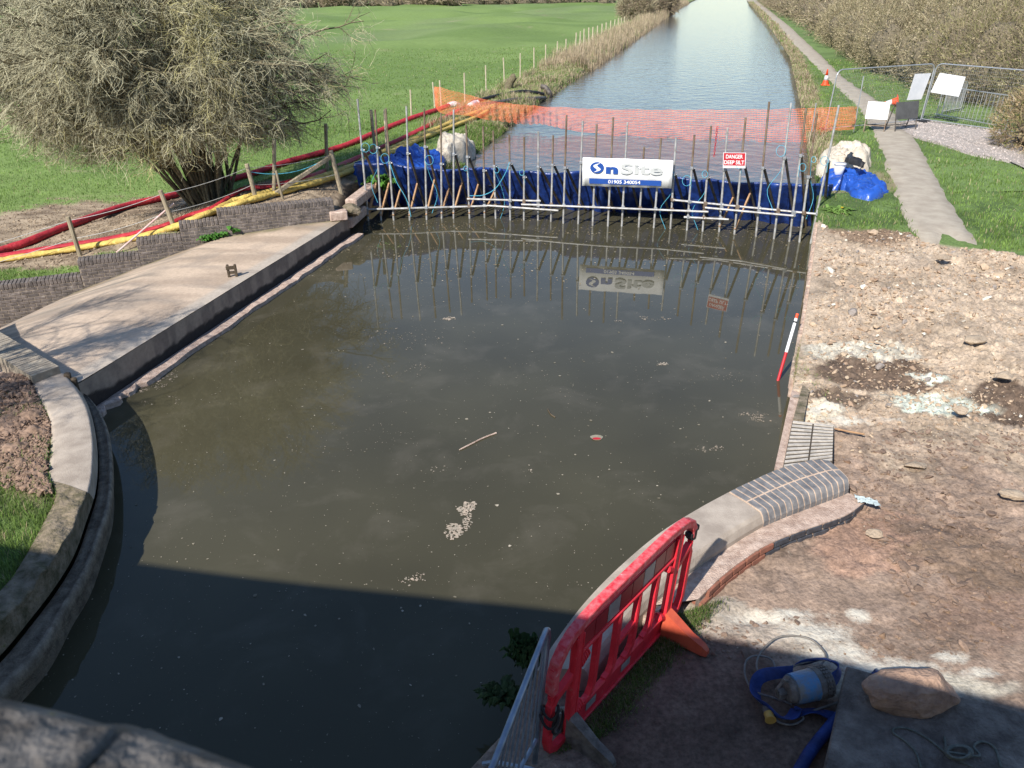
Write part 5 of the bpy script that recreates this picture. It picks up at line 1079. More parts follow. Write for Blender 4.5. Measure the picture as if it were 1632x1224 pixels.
# ===================== scattered rubble =====================
def hulls(n, npt, seed):
    out = []; r = np.random.default_rng(seed)
    for k in range(n):
        bm = bmesh.new(); [bm.verts.new(p*r.uniform(.75, 1)) for p in unit(r.normal(size=(npt, 3)))]
        res = bmesh.ops.convex_hull(bm, input=bm.verts); bmesh.ops.delete(bm, geom=[v for v in bm.verts if not v.link_faces], context='VERTS'); bmesh.ops.triangulate(bm, faces=bm.faces)
        bm.verts.index_update(); out.append((np.array([v.co for v in bm.verts]), np.array([[v.index for v in f.verts] for f in bm.faces]))); bm.free()
    return out
HULL = hulls(10, 15, 4)
def scatter(name, P, size, col, m, label=None, cat=None, flat=(1, .8, .55)):
    VV, FF, CC, off_ = [], [], [], 0; n = len(P); kind = RNG.integers(0, len(HULL), n)
    for h, (hv, hf) in enumerate(HULL):
        ids = np.where(kind == h)[0]; k = len(ids)
        if not k: continue
        a = RNG.uniform(0, 6.28, k); s_ = size[ids, None, None]*np.array(flat)*RNG.uniform(.7, 1.3, (k, 1, 3)); v = hv[None]*s_
        tl_ = RNG.normal(0, .3, (k, 1)); z = v[..., 2]+tl_*v[..., 0]; x = v[..., 0]*np.cos(a)[:, None]-v[..., 1]*np.sin(a)[:, None]; y = v[..., 0]*np.sin(a)[:, None]+v[..., 1]*np.cos(a)[:, None]
        V = np.stack([x, y, z], -1)+P[ids][:, None]; VV.append(V.reshape(-1, 3)); FF.append((hf[None]+(np.arange(k)*len(hv))[:, None, None]).reshape(-1, 3)+off_); CC.append(np.repeat(col[ids], len(hv), 0)); off_ += k*len(hv)
    o = npmesh(name, np.concatenate(VV), np.concatenate(FF), m, col=np.concatenate(CC), loc=(0, 0, 0)); return tag(o, label, cat, None, 'stuff')
def zsurf(x, y):
    i = np.clip(np.searchsorted(yy_near, y), 0, len(yy_near)-1); d = x-re(y); j = np.clip(np.searchsorted(dd_near, d), 0, len(dd_near)-1); return GZr[i, j]
yy_near = np.concatenate([np.arange(2.2, 10, .027), np.arange(10, 11, .035), np.arange(11, 19.5, .06)]); dd_near = np.concatenate([np.arange(0, 4.2, .028), np.arange(4.2, 4.5, .035), np.arange(4.5, 9, .07), np.geomspace(9.2, 30, 20)])
N = 60000; y = 4.9+12.4*RNG.random(N)**1.15; x = re(y)+RNG.uniform(.08, 11, N)
t_ = sstep(7.4, 9.2, y); keep = (RNG.random(N) < (.5+.5*t_)) & (green_mask(x, y) < .3) & (x < .78*y+1.2); keep &= ~((y < 7.6) & (x < 3.6+.0*y) & (y > 5.2)) | (x > 3.9)
ctr_soft = fbm(x, y, .9, 3, 90); keep &= RNG.random(N) < .55+ctr_soft
x, y = x[keep], y[keep]; n = len(x)
sz = np.clip(RNG.lognormal(-4.35, .68, n), .005, .12)*(.45+.65*sstep(7, 10, y)); z = zsurf(x, y)+sz*.15
cc = lerp(C_(.46, .36, .255), C_(.33, .225, .155), RNG.random(n)); cc = np.where(RNG.random((n, 1)) < .06, C_(.60, .55, .46), cc); cc = np.where(RNG.random((n, 1)) < .08, C_(.27, .235, .21), cc)
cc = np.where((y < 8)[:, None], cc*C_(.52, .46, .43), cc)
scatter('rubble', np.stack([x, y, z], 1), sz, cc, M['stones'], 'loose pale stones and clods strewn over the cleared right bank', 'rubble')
N = 5200; y = 4.9+3.6*RNG.random(N); x = re(y)+.9+RNG.random(N)*5; k = (x > 3.0+.0*y) | (y < 5.5); cl_ = fbm(x, y, 1.6, 4, 301); k &= (cl_ > -.05) & (x < .8*y+1); x, y, cl_ = x[k], y[k], cl_[k]; n = len(x)
sz = np.clip(RNG.lognormal(-4.35, .7, n)*(1+.8*np.clip(cl_, 0, 1)), .005, .075)
k2 = ~((x < 3.65) & (y > 5.4) & (y < 7.3)); x, y, sz = x[k2], y[k2], sz[k2]; n = len(x)
scatter('trampled_clods', np.stack([x, y, zsurf(x, y)+sz*.1], 1), sz, lerp(C_(.25, .175, .13), C_(.15, .105, .08), RNG.random(n)), M['stones'], 'trodden brown clods on the near right soil', 'soil', flat=(1, .85, .4))
N = 30000; u = RNG.random((N, 2)); y = 21+u[:, 0]*13; x = re(y)+2+u[:, 1]*14; pj_ = proj(np.stack([x, y, np.full(N, .9)], 1)); ins_ = np.zeros(N, bool); PG = np.array([(1452, 190), (1600, 212), (1690, 230), (1700, 300), (1640, 268), (1600, 258), (1540, 246), (1500, 232), (1455, 218), (1430, 200)]); j = 9
for i in range(10):
    a, b = PG[i], PG[j]; ins_ ^= ((a[1] > pj_[1]) != (b[1] > pj_[1])) & (pj_[0] < (b[0]-a[0])*(pj_[1]-a[1])/(b[1]-a[1]+1e-9)+a[0]); j = i
x, y = x[ins_], y[ins_]; n = len(x)
scatter('gravel', np.stack([x, y, gR(x, y)+.055], 1), np.clip(RNG.lognormal(-3.7, .35, n), .015, .05), lerp(C_(.55, .48, .44), C_(.30, .26, .24), RNG.random(n)), M['stones'], 'loose pinkish grey gravel on the access patch by the fence panels', 'gravel')
# clods on the near left verge
N = 7000; qq = RNG.uniform(0, .62, N); s_ = RNG.gamma(1.2, .28, N); x = np.interp(qq, q, ix)-s_-.02; y = np.interp(qq, q, iy)
k = clod_mask(x, y, s_, qq) > .35; x, y, qq, s_ = x[k], y[k], qq[k], s_[k]; n = len(x); sz = np.clip(RNG.lognormal(-4.3, .6, n), .006, .06)
scatter('soil_clods', np.stack([x, y, gV(x, y)+.08+sz*.1], 1), sz, lerp(C_(.30, .205, .15), C_(.17, .115, .085), RNG.random(n)), M['stones'], 'reddish soil clods heaped behind the curved coping on the left', 'soil')

N = 16000; x = -18+RNG.random(N)*13.5; y = 16.2+RNG.random(N)*9.5; k = (mud_mask(x, y) > .3) & (y > wall_y(x)+.3); x, y = x[k], y[k]; n = len(x)
scatter('soil_crumbs', np.stack([x, y, gL(x, y)+.005], 1), np.clip(RNG.lognormal(-3.9, .5, n), .008, .06), lerp(C_(.38, .30, .21), C_(.16, .115, .08), RNG.random(n)), M['stones'], 'dry crumbs of bare earth round the hoses and under the hawthorn', 'soil')
# ===================== grass blades, reeds, weeds =====================
def blades(name, P, h, wdt, col, label, cat='grass', lean=.35, kind='stuff', parent=None, m=None, droop=0.):
    n = len(P); a = RNG.uniform(0, 6.28, n); d = np.stack([np.cos(a), np.sin(a), np.zeros(n)], 1); b = a+RNG.uniform(1, 2, n); s_ = np.stack([np.cos(b), np.sin(b), np.zeros(n)], 1)
    le_ = RNG.uniform(.05, lean*2, n)[:, None]*h[:, None]; up = np.array([0, 0, 1.])
    mid = P+up*(h*.55)[:, None]+d*le_*.3; tip = P+up*(h*(1-RNG.uniform(0, .35, n)-droop))[:, None]+d*le_; w_ = wdt[:, None]/2
    V = np.stack([P-s_*w_, P+s_*w_, mid+s_*w_*.8, mid-s_*w_*.8, tip], 1); i = np.arange(n)*5
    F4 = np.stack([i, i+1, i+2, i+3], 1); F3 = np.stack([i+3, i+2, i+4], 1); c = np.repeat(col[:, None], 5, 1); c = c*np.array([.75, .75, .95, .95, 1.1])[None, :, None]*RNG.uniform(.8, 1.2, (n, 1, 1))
    o = npmesh(name, V.reshape(-1, 3), [F4, F3], m or M['blades'], col=c.reshape(-1, 3), loc=(0, 0, 0) if parent is None else None, parent=parent)
    return tag(o, label, cat, None, kind) if parent is None else o
G1, G2, STRAW = C_(.21, .32, .075), C_(.125, .20, .046), C_(.42, .35, .21)
def gcol(x, y, straw=.08, sc=1.2): 
    c = lerp(G2, G1, np.clip(.5+fbm(x, y, sc, 3, 101)*1.3+RNG.normal(0, .15, len(x)), 0, 1)); return np.where((RNG.random(len(x)) < straw)[:, None], STRAW, c)
# near left verge
N = 30000; qq = RNG.uniform(.08, 1, N); s_ = RNG.uniform(-.02, 2.6, N); x = np.interp(qq, q, ix)-s_; y = np.interp(qq, q, iy); tuft = fbm(x, y, 4, 3, 102)
k = ((qq > .40+.1*tuft) & (tuft > -.35)) | ((tuft > .12) & (qq > .05)); x, y = x[k], y[k]; n = len(x)
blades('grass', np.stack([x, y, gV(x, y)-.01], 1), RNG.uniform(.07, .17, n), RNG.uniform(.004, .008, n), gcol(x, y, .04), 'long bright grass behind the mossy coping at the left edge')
# left field
def field_blades(n, y0, y1, h0, h1, w0, w1, lab):
    y = RNG.uniform(0, 1, n)**1.3*(y1-y0)+y0; x0 = -0.74*y-2.; x1 = le(y)-.5; x = x0+(x1-x0)*RNG.random(n)
    k = (y > wall_y(x)+.25) & (RNG.random(n) > mud_mask(x, y)*2.4-.2) & ((x < -4.6) | (y > 20)); x, y = x[k], y[k]; n = len(x); r = y/y0
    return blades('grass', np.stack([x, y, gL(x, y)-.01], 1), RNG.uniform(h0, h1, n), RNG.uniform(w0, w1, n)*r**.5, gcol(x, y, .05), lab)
field_blades(110000, 15.8, 36, .05, .12, .008, .014, 'short green field grass behind the stepped wall and round the hawthorn')
field_blades(50000, 34, 75, .06, .12, .02, .035, 'middle distance field grass along the stake fence')
# bank edge grass and reeds
def bank(n, y0, y1, d0, d1, h0, h1, wd0, green, lab, side='L', cat='grass', lean=.5, pw=1.):
    y = y0+(y1-y0)*RNG.random(n)**pw; d = d0+(d1-d0)*RNG.random(n)
    x = le(y)-d if side == 'L' else re(y)+d; z = gL(x, y) if side == 'L' else gR(x, y)
    c = np.where((RNG.random(n) < green)[:, None], gcol(x, y, 0), lerp(C_(.55, .44, .30), C_(.36, .28, .18), RNG.random(n))); r = (y/y0)**.5
    cl = np.clip(.7+fbm(x, y, .9, 3, 104)*1.2, .25, 1.4)
    return blades('grass' if cat == 'grass' else cat, np.stack([x, y, z-.03], 1), RNG.uniform(h0, h1, n)*cl, np.full(n, wd0)*r, c, lab, cat, lean)
bank(14000, 21.8, 31, .0, 1.1, .10, .28, .012, .85, 'rough green grass hanging over the left canal edge by the netting')
bank(26000, 30, 56, .0, 3.2, .12, .42, .016, .35, 'tussocky straw and green grass on the left canal bank')
bank(30000, 52, 205, -.2, 3.2, .5, 1.15, .02, .04, 'tall tan dry reeds lining the far left canal bank', cat='reeds', lean=.15, pw=1.3)
bank(16000, 22, 70, -.15, .7, .12, .35, .014, .25, 'dry brown grass fringe on the towpath edge of the canal', side='R')
bank(5000, 70, 200, -.1, 1.0, .2, .45, .05, .3, 'distant dry fringe along the towpath side', side='R')
N = 90000; y = 15+RNG.random(N)**1.2*40; x = re(y)+RNG.random(N)*(.75*y+3-re(y)); pth = (x > pxl(y)+.08*np.sin(y*9)) & (x < pxr(y)+.08*np.sin(y*7+1)); gp = ground(1540, 225, gR)
inpoly = np.zeros(N, bool); pj = proj(np.stack([x, y, np.full(N, .9)], 1)); PXg = np.array([(1452, 190), (1600, 212), (1690, 230), (1700, 300), (1640, 268), (1600, 258), (1540, 246), (1500, 232), (1455, 218), (1430, 200)])
j = len(PXg)-1
for i in range(len(PXg)):
    a, b = PXg[i], PXg[j]; cnd = ((a[1] > pj[1]) != (b[1] > pj[1])) & (pj[0] < (b[0]-a[0])*(pj[1]-a[1])/(b[1]-a[1]+1e-9)+a[0]); inpoly ^= cnd; j = i
thin = (x < pxl(y)) & (y > 17.8) & (y < 23.5) & (x > pxl(y)-1.2)
k = ~pth & ~inpoly & (green_mask(x, y) > .5) & ~(thin & (RNG.random(N) < .6)); x, y = x[k], y[k]; n = len(x)
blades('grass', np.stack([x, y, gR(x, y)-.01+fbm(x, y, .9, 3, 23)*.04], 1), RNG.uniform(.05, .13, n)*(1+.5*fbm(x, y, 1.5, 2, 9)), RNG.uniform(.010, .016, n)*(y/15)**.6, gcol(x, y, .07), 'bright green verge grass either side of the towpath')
# dark grass under the barrier
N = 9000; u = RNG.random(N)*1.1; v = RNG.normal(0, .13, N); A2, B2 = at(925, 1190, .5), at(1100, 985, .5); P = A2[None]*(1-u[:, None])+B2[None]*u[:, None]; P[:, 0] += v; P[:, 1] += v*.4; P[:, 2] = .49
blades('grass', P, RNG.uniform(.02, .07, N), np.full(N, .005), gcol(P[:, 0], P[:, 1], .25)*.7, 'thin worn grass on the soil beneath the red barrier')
N = 3500; P = at(1280, 590, .60)[None]+RNG.normal(0, 1, (N, 3))*C_(.13, .38, 0); P[:, 0] = np.maximum(P[:, 0], re(P[:, 1])+.03); blades('grass', P, RNG.uniform(.03, .10, N), np.full(N, .007), np.where((RNG.random(N) < .25)[:, None], G1, STRAW*.8), 'dry tussock on the right bank beside the surveying pole', lean=.7)
def weed(px, py, z, r, nl, label, h=.16, col=(.07, .19, .03), flower=False, cat='weed'):
    P = at(px, py, z); t = thing('weed', label, cat, P); V, F, C2 = [], [], []
    for i in range(nl):
        a = random.uniform(0, 6.28); L = r*random.uniform(.5, 1.1); hh = h*random.uniform(.4, 1.1); d = C_(math.cos(a), math.sin(a), 0); s_ = C_(-d[1], d[0], 0); o0 = P+C_(random.gauss(0, r*.3), random.gauss(0, r*.3), 0)
        k = len(V); w_ = L*.22
        pts = [(0, 0, .25), (.3, .7, 1), (.65, 1, .9), (1, .65, .05)]
        for tt, zz, ww_ in pts: V += [o0+d*L*tt+C_(0, 0, hh*zz)-s_*w_*ww_, o0+d*L*tt+C_(0, 0, hh*zz+.01), o0+d*L*tt+C_(0, 0, hh*zz)+s_*w_*ww_]
        for q_ in range(3):
            for w2 in range(2): F.append((k+q_*3+w2, k+q_*3+w2+1, k+q_*3+3+w2+1, k+q_*3+3+w2))
        C2 += [np.array(col)*random.uniform(.7, 1.35)]*12
    npmesh('leaves', V, np.array(F), M['blades'], t, col=np.array(C2))
    if flower:
        for i in range(flower): mb = MB(); c = P+C_(random.gauss(0, r*.4), random.gauss(0, r*.4), h*1.1); mb.tube([c-C_(0, 0, .1), c], [.004, .004], 5); mb.tube([c, c+C_(0, 0, .015)], [.02, .035], 10); mb.build('flower', M['plug_yellow'] if False else FLW, t)
FLW = mat('dandelion', (.75, .55, .02), (.7, .45, .02), 9, .7)
for a in [(335, 383, .36, .22, 60, 'low green weed growing left of the others at the foot of the brick wall', .14), (371, 370, .42, .3, 110, 'largest leafy weed at the foot of the stepped brick wall', .2), (352, 377, .4, .2, 40, 'weed between two larger ones against the brick wall', .12), (442, 353, .48, .26, 70, 'leafy weed under the longest length of brick wall', .14),
          (470, 350, .5, .22, 40, 'small weed nearest the right end of the stepped wall', .1), (205, 452, -.2, .2, 30, 'sparse weed in the joint of the apron near the left frame edge', .08)]: weed(*a[:6], h=a[6])
weed(410, 358, .45, .2, 40, 'weed with a yellow dandelion flower at the foot of the brick wall', h=.12, flower=2)
weed(605, 300, .6, .4, 160, 'bushy green plant on the left bank behind the first scaffold tubes', h=.4, col=(.08, .20, .03))
weed(1335, 338, .84, .26, 90, 'low leafy green plant by the foot of the rightmost scaffold tube', h=.10, col=(.13, .22, .05), flower=1)
weed(836, 1055, .42, .12, 240, 'dark leafy plant hanging over the water beside the steel barrier', h=.24, col=(.03, .065, .02))
weed(800, 1115, .3, .16, 70, 'lower dark weed at the waterline below the steel barrier', h=.12, col=(.035, .06, .02))

# ===================== trees, bushes, hedges =====================
def mk_tree(name, base, label, crown_c, crown_r, n1, n2, n3, n4, twig_col, seed, lowcut=.25, cat='tree', thick=1., droop=.12, tw=(.35, .8), trunk_r=.07):
    rng = np.random.default_rng(seed); t = thing(name, label, cat, base); cc, cr = np.array(crown_c, float), np.array(crown_r, float)
    a = rng.uniform(0, 6.28, n1); rr_ = rng.uniform(.05, .6, n1)*thick; S1 = base+np.stack([np.cos(a)*rr_, np.sin(a)*rr_, np.full(n1, -.1)], 1)
    el = np.where(rng.random(n1) < .3, rng.uniform(-.15, .35, n1), rng.uniform(.25, 1.45, n1)); tgt = cc+np.stack([np.cos(a)*np.cos(el), np.sin(a)*np.cos(el), np.sin(el)*.9-.35], 1)*cr*rng.uniform(.55, .8, (n1, 1)); d = tgt-S1; L = np.linalg.norm(d, axis=1)
    P1 = np.zeros((n1, 8, 3))
    for k in range(8):
        f = k/7; P1[:, k] = S1+d*f+np.array([0, 0, 1])*(np.sin(f*3.14)*.22*L)[:, None]*.6+rng.normal(0, .04, (n1, 3))*(k > 0)
    R1 = trunk_r*rng.uniform(.6, 1.3, (n1, 1))*np.linspace(1, .28, 8)[None]
    def kids(P, n, lo, hi, L0, L1, seg, wig, dr, out=.7):
        m = len(P); par = np.repeat(np.arange(m), n); f = rng.uniform(lo, hi, m*n)*(P.shape[1]-1); i = np.minimum(f.astype(int), P.shape[1]-2); u = (f-i)[:, None]
        st = P[par, i]*(1-u)+P[par, i+1]*u; dd_ = unit(P[par, i+1]-P[par, i]); o_ = unit((st-cc)/cr); dr_ = unit(dd_*.6+rand_dir(m*n, rng)*.85+o_*out)
        return curves(st, dr_, rng.uniform(L0, L1, m*n), seg, wig, dr, rng)
    P2 = kids(P1, n2, .25, 1, 1.0*thick, 2.2*thick, 5, .14, .02); P3 = kids(P2, n3, .15, 1, .5*thick, 1.2*thick, 4, .2, .05); P4 = kids(P3, n4, .1, 1, tw[0], tw[1], 4, .34, droop, .5)
    def clip(P): 
        e = np.linalg.norm((P-cc)/cr, axis=2); o_ = rng.uniform(.93, 1.15, (len(P), 1)); nz = .12*fbm(P[:, :1, 0]*1., P[:, :1, 2]*1.+P[:, :1, 1], .8, 2, seed); rad_ = np.hypot(P[:, 0, 0]-base[0], P[:, 0, 1]-base[1]); keep = (e.max(1) < (o_+nz)[:, 0]) & (P[:, :, 2].min(1) > base[2]+lowcut*np.clip(1.75-rad_*.28, .7, 1.75)*rng.uniform(.8, 1.15, len(P))); return P[keep]
    P3 = clip(P3); P4 = clip(P4); P2 = clip(P2)
    v, f = tubes(P1, R1, 7); npmesh('trunk', v, f, M['bark'], t, smooth=True)
    v, f = tubes(P2, np.broadcast_to(.024*thick*np.linspace(1, .4, 6), P2.shape[:2]), 4); v2, f2 = tubes(P3, np.broadcast_to(.011*thick*np.linspace(1, .5, 5), P3.shape[:2]), 3)
    npmesh('limbs', np.concatenate([v, v2]), np.concatenate([f, f2+len(v)]), M['bark'], t)
    v, f = tubes(P4, np.broadcast_to(.0044*np.linspace(1, .6, 5), P4.shape[:2]), 3); c = np.array(twig_col)*rng.uniform(.6, 1.35, (len(P4), 1)); 
    hi_ = (fbm(P4[:, 0, 0], P4[:, 0, 2], .6, 2, seed)+rng.normal(0, .4, len(P4)) > .6)[:, None]; c = np.where(hi_, c*np.array([1.05, 1.03, .75]), c); npmesh('twigs', v, f, M['twigs'], t, col=np.repeat(c, 15, 0)); return t
TB_ = TREE.copy()
mk_tree('hawthorn_tree', TB_, 'big leafless bushy hawthorn with a dense round crown of pale twigs on the left bank', TB_+C_(-.75, 0, 4.3), (5.15, 4.2, 3.6), 66, 12, 8, 15, (.42, .39, .26), 3, thick=1.05, lowcut=1.05, tw=(.22, .6), trunk_r=.042)
# a second bare tree outside the frame whose branches shade the apron
mk_tree('bare_tree', C_(-11.4, 6.6, 0), 'bare tree left of the bridge whose branches dapple the concrete apron', (-10.7, 6.8, 4.5), (2.6, 3.6, 2.4), 16, 9, 7, 9, (.2, .17, .12), 9, trunk_r=.05)
def foliage(name, label, cat, lobes, n, size, cols, seed, twig=.55, core=(.15, .125, .085), parts=True, grp=None):
    """lobes: (x,y,z,rx,ry,rz) ; many leaf and twig sized faces through the outer shell of each lobe"""
    rng = np.random.default_rng(seed); lobes = np.array(lobes, float); t = thing(name, label, cat, (lobes[0, 0], lobes[0, 1], lobes[0, 2]-lobes[0, 5]*.8), grp)
    area = lobes[:, 3]*lobes[:, 5]; pick = rng.choice(len(lobes), n, p=area/area.sum()); d = rand_dir(n, rng); lb = lobes[pick]
    rad = (1-.38*rng.random(n)**2)*(1+.28*fbm(d[:, 0]*2+pick, d[:, 2]*2+d[:, 1]*2, 1.3, 3, seed)); P = lb[:, :3]+d*lb[:, 3:]*rad[:, None]; 
    k = P[:, 2] > .75; P, d, lb, pick = P[k], d[k], lb[k], pick[k]; n = len(P)
    c = np.array(cols)[rng.integers(0, len(cols), n)]*rng.uniform(.65, 1.3, (n, 1))*(.85+.4*vn(P[:, 0]*1.1, P[:, 1]+P[:, 2]*1.1, seed))[:, None]
    tw = rng.random(n) < twig; sz = size*rng.uniform(.6, 1.5, n)
    out = []
    # twigs: long thin quads pointing outwards
    Pt, dt, st, ct = P[tw], unit(d[tw]+rand_dir(tw.sum(), rng)*.9+C_(0, 0, .35)), sz[tw], c[tw]; L = (st*6.5)[:, None]; s_ = unit(np.cross(dt, rand_dir(len(Pt), rng)))*(st*.16)[:, None]
    V1 = np.stack([Pt-s_, Pt+s_, Pt+dt*L+s_*.3, Pt+dt*L-s_*.3], 1)
    Pl, sl_, cl = P[~tw], sz[~tw], c[~tw]; a = rand_dir(len(Pl), rng); b = unit(np.cross(a, rand_dir(len(Pl), rng))); a = a*sl_[:, None]; b = b*(sl_*.6)[:, None]; V2 = np.stack([Pl-a, Pl-b, Pl+a, Pl+b], 1)
    for nm, V, cc_, m in (('twigs', V1, ct*.95, M['twigs']), ('foliage', V2, cl, M['leaves'])):
        if len(V): npmesh(nm, V.reshape(-1, 3), np.arange(len(V)*4).reshape(-1, 4), m, t, col=np.repeat(cc_, 4, 0))
    VV, FF, o_ = [], [], 0
    for L in lobes:
        th = np.linspace(0, math.pi, 9); ph = np.linspace(0, 2*math.pi, 14, False); T, Pp = np.meshgrid(th, ph, indexing='ij'); D = np.stack([np.sin(T)*np.cos(Pp), np.sin(T)*np.sin(Pp), np.cos(T)], -1)
        V = L[:3]+D*L[3:]*.62*(1+.2*fbm(D[..., 0]*2+L[0], D[..., 2]*2+D[..., 1]*2, 1.5, 3, 3))[..., None]; i = np.arange(9*14).reshape(9, 14); j = np.roll(i, -1, 1); FF.append(np.stack([i[:-1], j[:-1], j[1:], i[1:]], -1).reshape(-1, 4)+o_); VV.append(V.reshape(-1, 3)); o_ += 9*14
    V = np.concatenate(VV); npmesh('branch_mass', V, np.concatenate(FF), M['twigs'], t, col=np.tile(np.array(core), (len(V), 1))); return t
def lobeline(px, n, r, h, seed, g=gR, back=1.2, jit=.4, rows_=2):
    P = np.array(smooth_path([ground(*p, g) for p in px], 12)); P = resample(list(P), n); rr = random.Random(seed); out = []
    for i, p in enumerate(P):
        tn = unit((P[min(i+1, n-1)]-P[max(i-1, 0)])*C_(1, 1, 0)); nn = np.array([-tn[1], tn[0], 0]); nn = nn if nn[0] > 0 else -nn
        for k in range(rows_):
            R_ = r*rr.uniform(.8, 1.25); hh = h*rr.uniform(.8, 1.2)*(1+.25*k); c = p+nn*(back+k*r*1.5)+C_(rr.uniform(-jit, jit), rr.uniform(-jit, jit), 0); out.append((c[0], c[1], .8+hh*.45, R_, R_, hh*.58))
    return out
OL = [(.26, .22, .12), (.32, .275, .165), (.23, .18, .11), (.17, .155, .08), (.38, .32, .21)]; BR = [(.26, .20, .14), (.33, .27, .19), (.22, .17, .12), (.28, .24, .14)]; GN = [(.22, .21, .09), (.28, .25, .12), (.16, .16, .06), (.33, .27, .16)]
foliage('hedge', 'long olive brown budding hedge beside the towpath beyond the fence panels', 'hedge', lobeline([(1303, 64), (1330, 86), (1371, 112), (1410, 130), (1450, 150)], 18, 1.5, 3.0, 1, rows_=3), 190000, .045, OL, 11, twig=.45)
foliage('hedge', 'far stretch of dark brown hedge along the towpath near the top edge', 'hedge', lobeline([(1215, 4), (1240, 22), (1271, 36), (1303, 62)], 26, 2.2, 3.6, 2, rows_=2), 60000, .10, BR+OL, 12, twig=.5)
foliage('thicket', 'tall brown leafless thicket behind the right fence panel and crowd barriers', 'shrubs', lobeline([(1465, 152), (1520, 168), (1580, 180), (1650, 196)], 11, 1.5, 3.4, 3, rows_=3, back=1.5), 170000, .04, BR+GN, 13, twig=.7)
foliage('tall_scrub', 'pale high scrub rising above the hedge in the upper right corner', 'shrubs', lobeline([(1340, 60), (1430, 92), (1520, 120), (1640, 150)], 14, 2.6, 5.2, 4, rows_=2, back=5), 150000, .06, [(.40, .35, .25), (.34, .30, .20), (.27, .22, .15)], 14, twig=.75)
foliage('bramble_bush', 'arching bramble bush with brown leaves at the right frame edge beside the gravel', 'bush', [(16.2, 24.6, 1.6, 1.3, 1.5, 1.3), (15.6, 22.3, 1.3, 1.0, 1.2, .9), (15.3, 20.6, 1.1, .9, 1.1, .7), (17.2, 22.5, 2.0, 1.6, 1.8, 1.6)], 42000, .035, [(.30, .22, .13), (.20, .20, .07), (.24, .17, .11), (.36, .28, .16)], 15, twig=.6)
def far_bush(px, py, r, h, cols, lab, seed, name='bush', n=9000, size=.12, g=gL, cat='bush'):
    P = ground(px, py, g); rr = random.Random(seed); foliage(name, lab, cat, [(P[0]+rr.uniform(-.6, .6)*r, P[1]+rr.uniform(-.6, .6)*r, .8+h*.45, r*rr.uniform(.6, .9), r*rr.uniform(.6, .9), h*rr.uniform(.45, .6)) for _ in range(5)], n, size, cols, seed, twig=.7)
far_bush(1052, 22, 2.6, 3.6, BR, 'dark brown bush rising from the reeds on the left canal bank', 21)
far_bush(1010, 30, 2.0, 2.6, BR+[(.36, .32, .2)], 'paler scrubby bush at the field end of the reeds', 22)
foliage('hedgerow', 'distant brown hedgerow along the top edge of the field', 'hedge', [(x, 246+random.uniform(-4, 4)+x*.05, .2, 4, 3, 2.0+random.uniform(-.6, .8)) for x in np.arange(-175, 30, 4.6)], 60000, .24, BR, 23, twig=.6)
for i, (x, w_, lab) in enumerate([(-62, 7, 'leftmost of the brown trees in the distant hedgerow'), (-44, 5, 'rounded distant bush on the far field edge beside the hawthorn crown'), (-18, 9, 'broad distant bush cluster at the top of the field')]):
    foliage('distant_tree', lab, 'tree', [(x+random.uniform(-w_, w_)*.5, 228+random.uniform(-2, 2), 1.5, w_*.45, 3, 2.6) for _ in range(6)], 9000, .25, BR, 40+i, twig=.7)

# ===================== floating things on the basin =====================
def flakes(P, size, seed, squash=None):
    r = np.random.default_rng(seed); n = len(P); k = 6; a = np.linspace(0, 2*np.pi, k, False)[None]+r.uniform(0, 6, (n, 1)); rad = size[:, None]*r.uniform(.5, 1.2, (n, k)); asp = r.uniform(.35, 1, (n, 1)); rot = r.uniform(0, 6.28, (n, 1))
    x = rad*np.cos(a); y = rad*np.sin(a)*asp; X = x*np.cos(rot)-y*np.sin(rot); Y = x*np.sin(rot)+y*np.cos(rot); z = np.full_like(X, .004)+r.uniform(0, .002, (n, 1))
    V = np.stack([P[:, :1]+X, P[:, 1:2]+Y, z], -1).reshape(-1, 3); return V, np.arange(n*k).reshape(n, k)
pts, szs, cls = [], [], []
N = 11000; y = 3.2+RNG.random(N)*17.5; x0 = np.interp(y, [3, 5, 7, 9, 10, 20], [-4.2, -4.3, -4.4, -5.2, -6.1, -3.8]); x1 = re(y)-.05; x = x0+(x1-x0)*RNG.random(N)
k = RNG.random(N) < .35+.5*np.clip(fbm(x, y, .45, 3, 201)+.3, 0, 1)+.5*sstep(14, 20, y); x, y = x[k], y[k]; n = len(x)
pts.append(np.stack([x, y], 1)); szs.append(np.clip(RNG.lognormal(-5.5, .65, n), .002, .03)*(1+.6*sstep(8, 20, y))); cls.append(lerp(C_(.16, .14, .10), C_(.42, .37, .29), RNG.random(n)**1.5))
N = 4200; y = 15.5+5*RNG.random(N)**.7; x = np.interp(y, [15, 20.5], [-4.5, -3.7])+(re(y)-np.interp(y, [15, 20.5], [-4.5, -3.7]))*RNG.random(N); k = fbm(x, y*2, .9, 3, 211) > -.1; x, y = x[k], y[k]; n = len(x)
pts.append(np.stack([x, y], 1)); szs.append(np.clip(RNG.lognormal(-4.6, .5, n), .004, .03)); cls.append(lerp(C_(.24, .18, .10), C_(.40, .33, .22), RNG.random(n)))
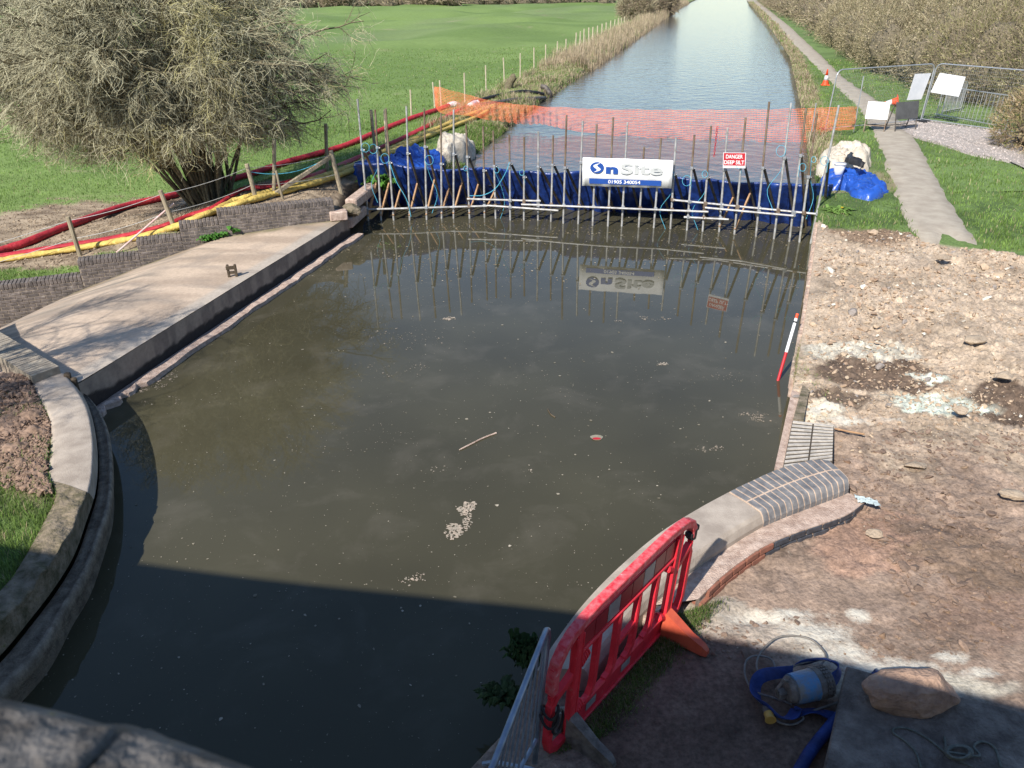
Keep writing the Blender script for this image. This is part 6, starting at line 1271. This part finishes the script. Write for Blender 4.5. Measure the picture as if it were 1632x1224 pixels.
for px, py, rx, ry, n, s_, st in [(735, 830, .13, .30, 260, .017, .9), (722, 845, .10, .18, 150, .018, .9), (745, 808, .14, .10, 160, .016, 1), (1205, 665, .28, .16, 240, .011, .6), (1058, 582, .09, .10, 90, .016, 1.), (235, 605, .45, .5, 620, .012, .45), (255, 640, .3, .2, 150, .01, .6), (715, 508, .14, .1, 60, .018, .9), (1130, 715, .2, .1, 60, .012, .6), (640, 540, .8, .5, 160, .012, .45), (620, 590, .7, .3, 130, .012, .45), (1240, 455, .5, .25, 200, .012, .7), (1035, 508, .4, .12, 120, .014, .7), (665, 925, .2, .12, 60, .013, .8), (850, 750, .06, .05, 22, .012, .9), (690, 745, .2, .12, 40, .012, .6), (980, 512, .12, .05, 30, .018, 1), (920, 880, .06, .05, 20, .012, .9), (1150, 600, .4, .3, 60, .01, .6), (560, 700, 1., .5, 120, .008, .5), (900, 600, 1.4, 1., 160, .007, .6)]:
    P = at(px, py, 0); a = RNG.random(n)*6.28; r = RNG.random(n)**.6; x = P[0]+np.cos(a)*r*rx; y = P[1]+np.sin(a)*r*ry; k = fbm(x, y, 6, 3, 202) > -.05; x, y = x[k], y[k]; m = len(x)
    pts.append(np.stack([x, y], 1)); szs.append(s_*RNG.lognormal(0, .4, m)*.8); cls.append(lerp(C_(.45, .36, .28), C_(.27, .24, .19), RNG.random(m))*(.5+.5*st))
P = np.concatenate(pts); sz = np.concatenate(szs); c = np.concatenate(cls); V, F = flakes(P, sz, 5); tag(npmesh('floating_debris', V, F, M['debris'], col=np.repeat(c, 6, 0), loc=(0, 0, 0)), 'pale scum, husks and bits of leaf floating on the dark basin water', 'floating debris', None, 'stuff')
mb = MB(); mb.tube(smooth_path([at(732, 717, .01), at(750, 708, .012), at(770, 698, .012), at(791, 690, .01)], 4), [.006]+[.011]*11+[.014], 6); mb.build('floating_stick', M['footing'], label='pale bent stick floating in the middle of the basin', cat='stick')
mb = MB(); mb.tube(smooth_path([at(873, 652, .01), at(878, 660, .012), at(885, 665, .01)], 4), .008, 5); mb.build('floating_twig', M['old_timber'], label='short broken twig floating above the middle of the basin', cat='stick')
P = at(951, 698, .0); mb = MB(); mb.add([P+C_(.085*math.cos(a)*(1+.15*math.sin(3*a)), .075*math.sin(a), .008) for a in np.linspace(0, 6.28, 14, False)], [tuple(range(14))]); mb.build('floating_leaf', M['rope_dark'] if False else mat('leafskin', (.30, .26, .19), (.2, .19, .14), 20, .5), label='roundish curled leaf with a red underside floating in the basin', cat='leaf', loc=P)
mb = MB(); mb.add([P+C_(-.005+.06*math.cos(a), -.035+.03*math.sin(a), .013) for a in np.linspace(0, 6.28, 12, False)], [tuple(range(12))]); mb.build('red_patch', M['red_ink'], bpy.data.objects['floating_leaf'])

# repeats share a group
GRP = {'layflat_hose': 'hoses on the bank and by the pump', 'tarpaulin': 'blue tarpaulin ends on the banks', 'fence_panel': 'temporary fence panels across the towpath', 'sign_board': 'white boards on the fence panels', 'crowd_barrier': 'steel crowd barriers', 'folding_sign': 'folding signs on the towpath',
       'traffic_cone': 'traffic cones near the fence', 'rubble_stone': 'larger stones on the cleared ground', 'weed': 'weeds along the walls and banks', 'power_cable': 'cables round the pump', 'hedge': 'hedges along the towpath', 'bush': 'bushes among the far reeds', 'distant_tree': 'distant trees at the field edge', 'black_hose': 'dark discharge hoses', 'hose_coupling': 'hose ends by the netting', 'netting_post': 'posts of the orange netting', 'rope': 'ropes on the plinth'}
for o in S.objects:
    k = o.name.split('.')[0]
    if o.parent is None and k in GRP and o.get('kind') is None: o['group'] = GRP[k]
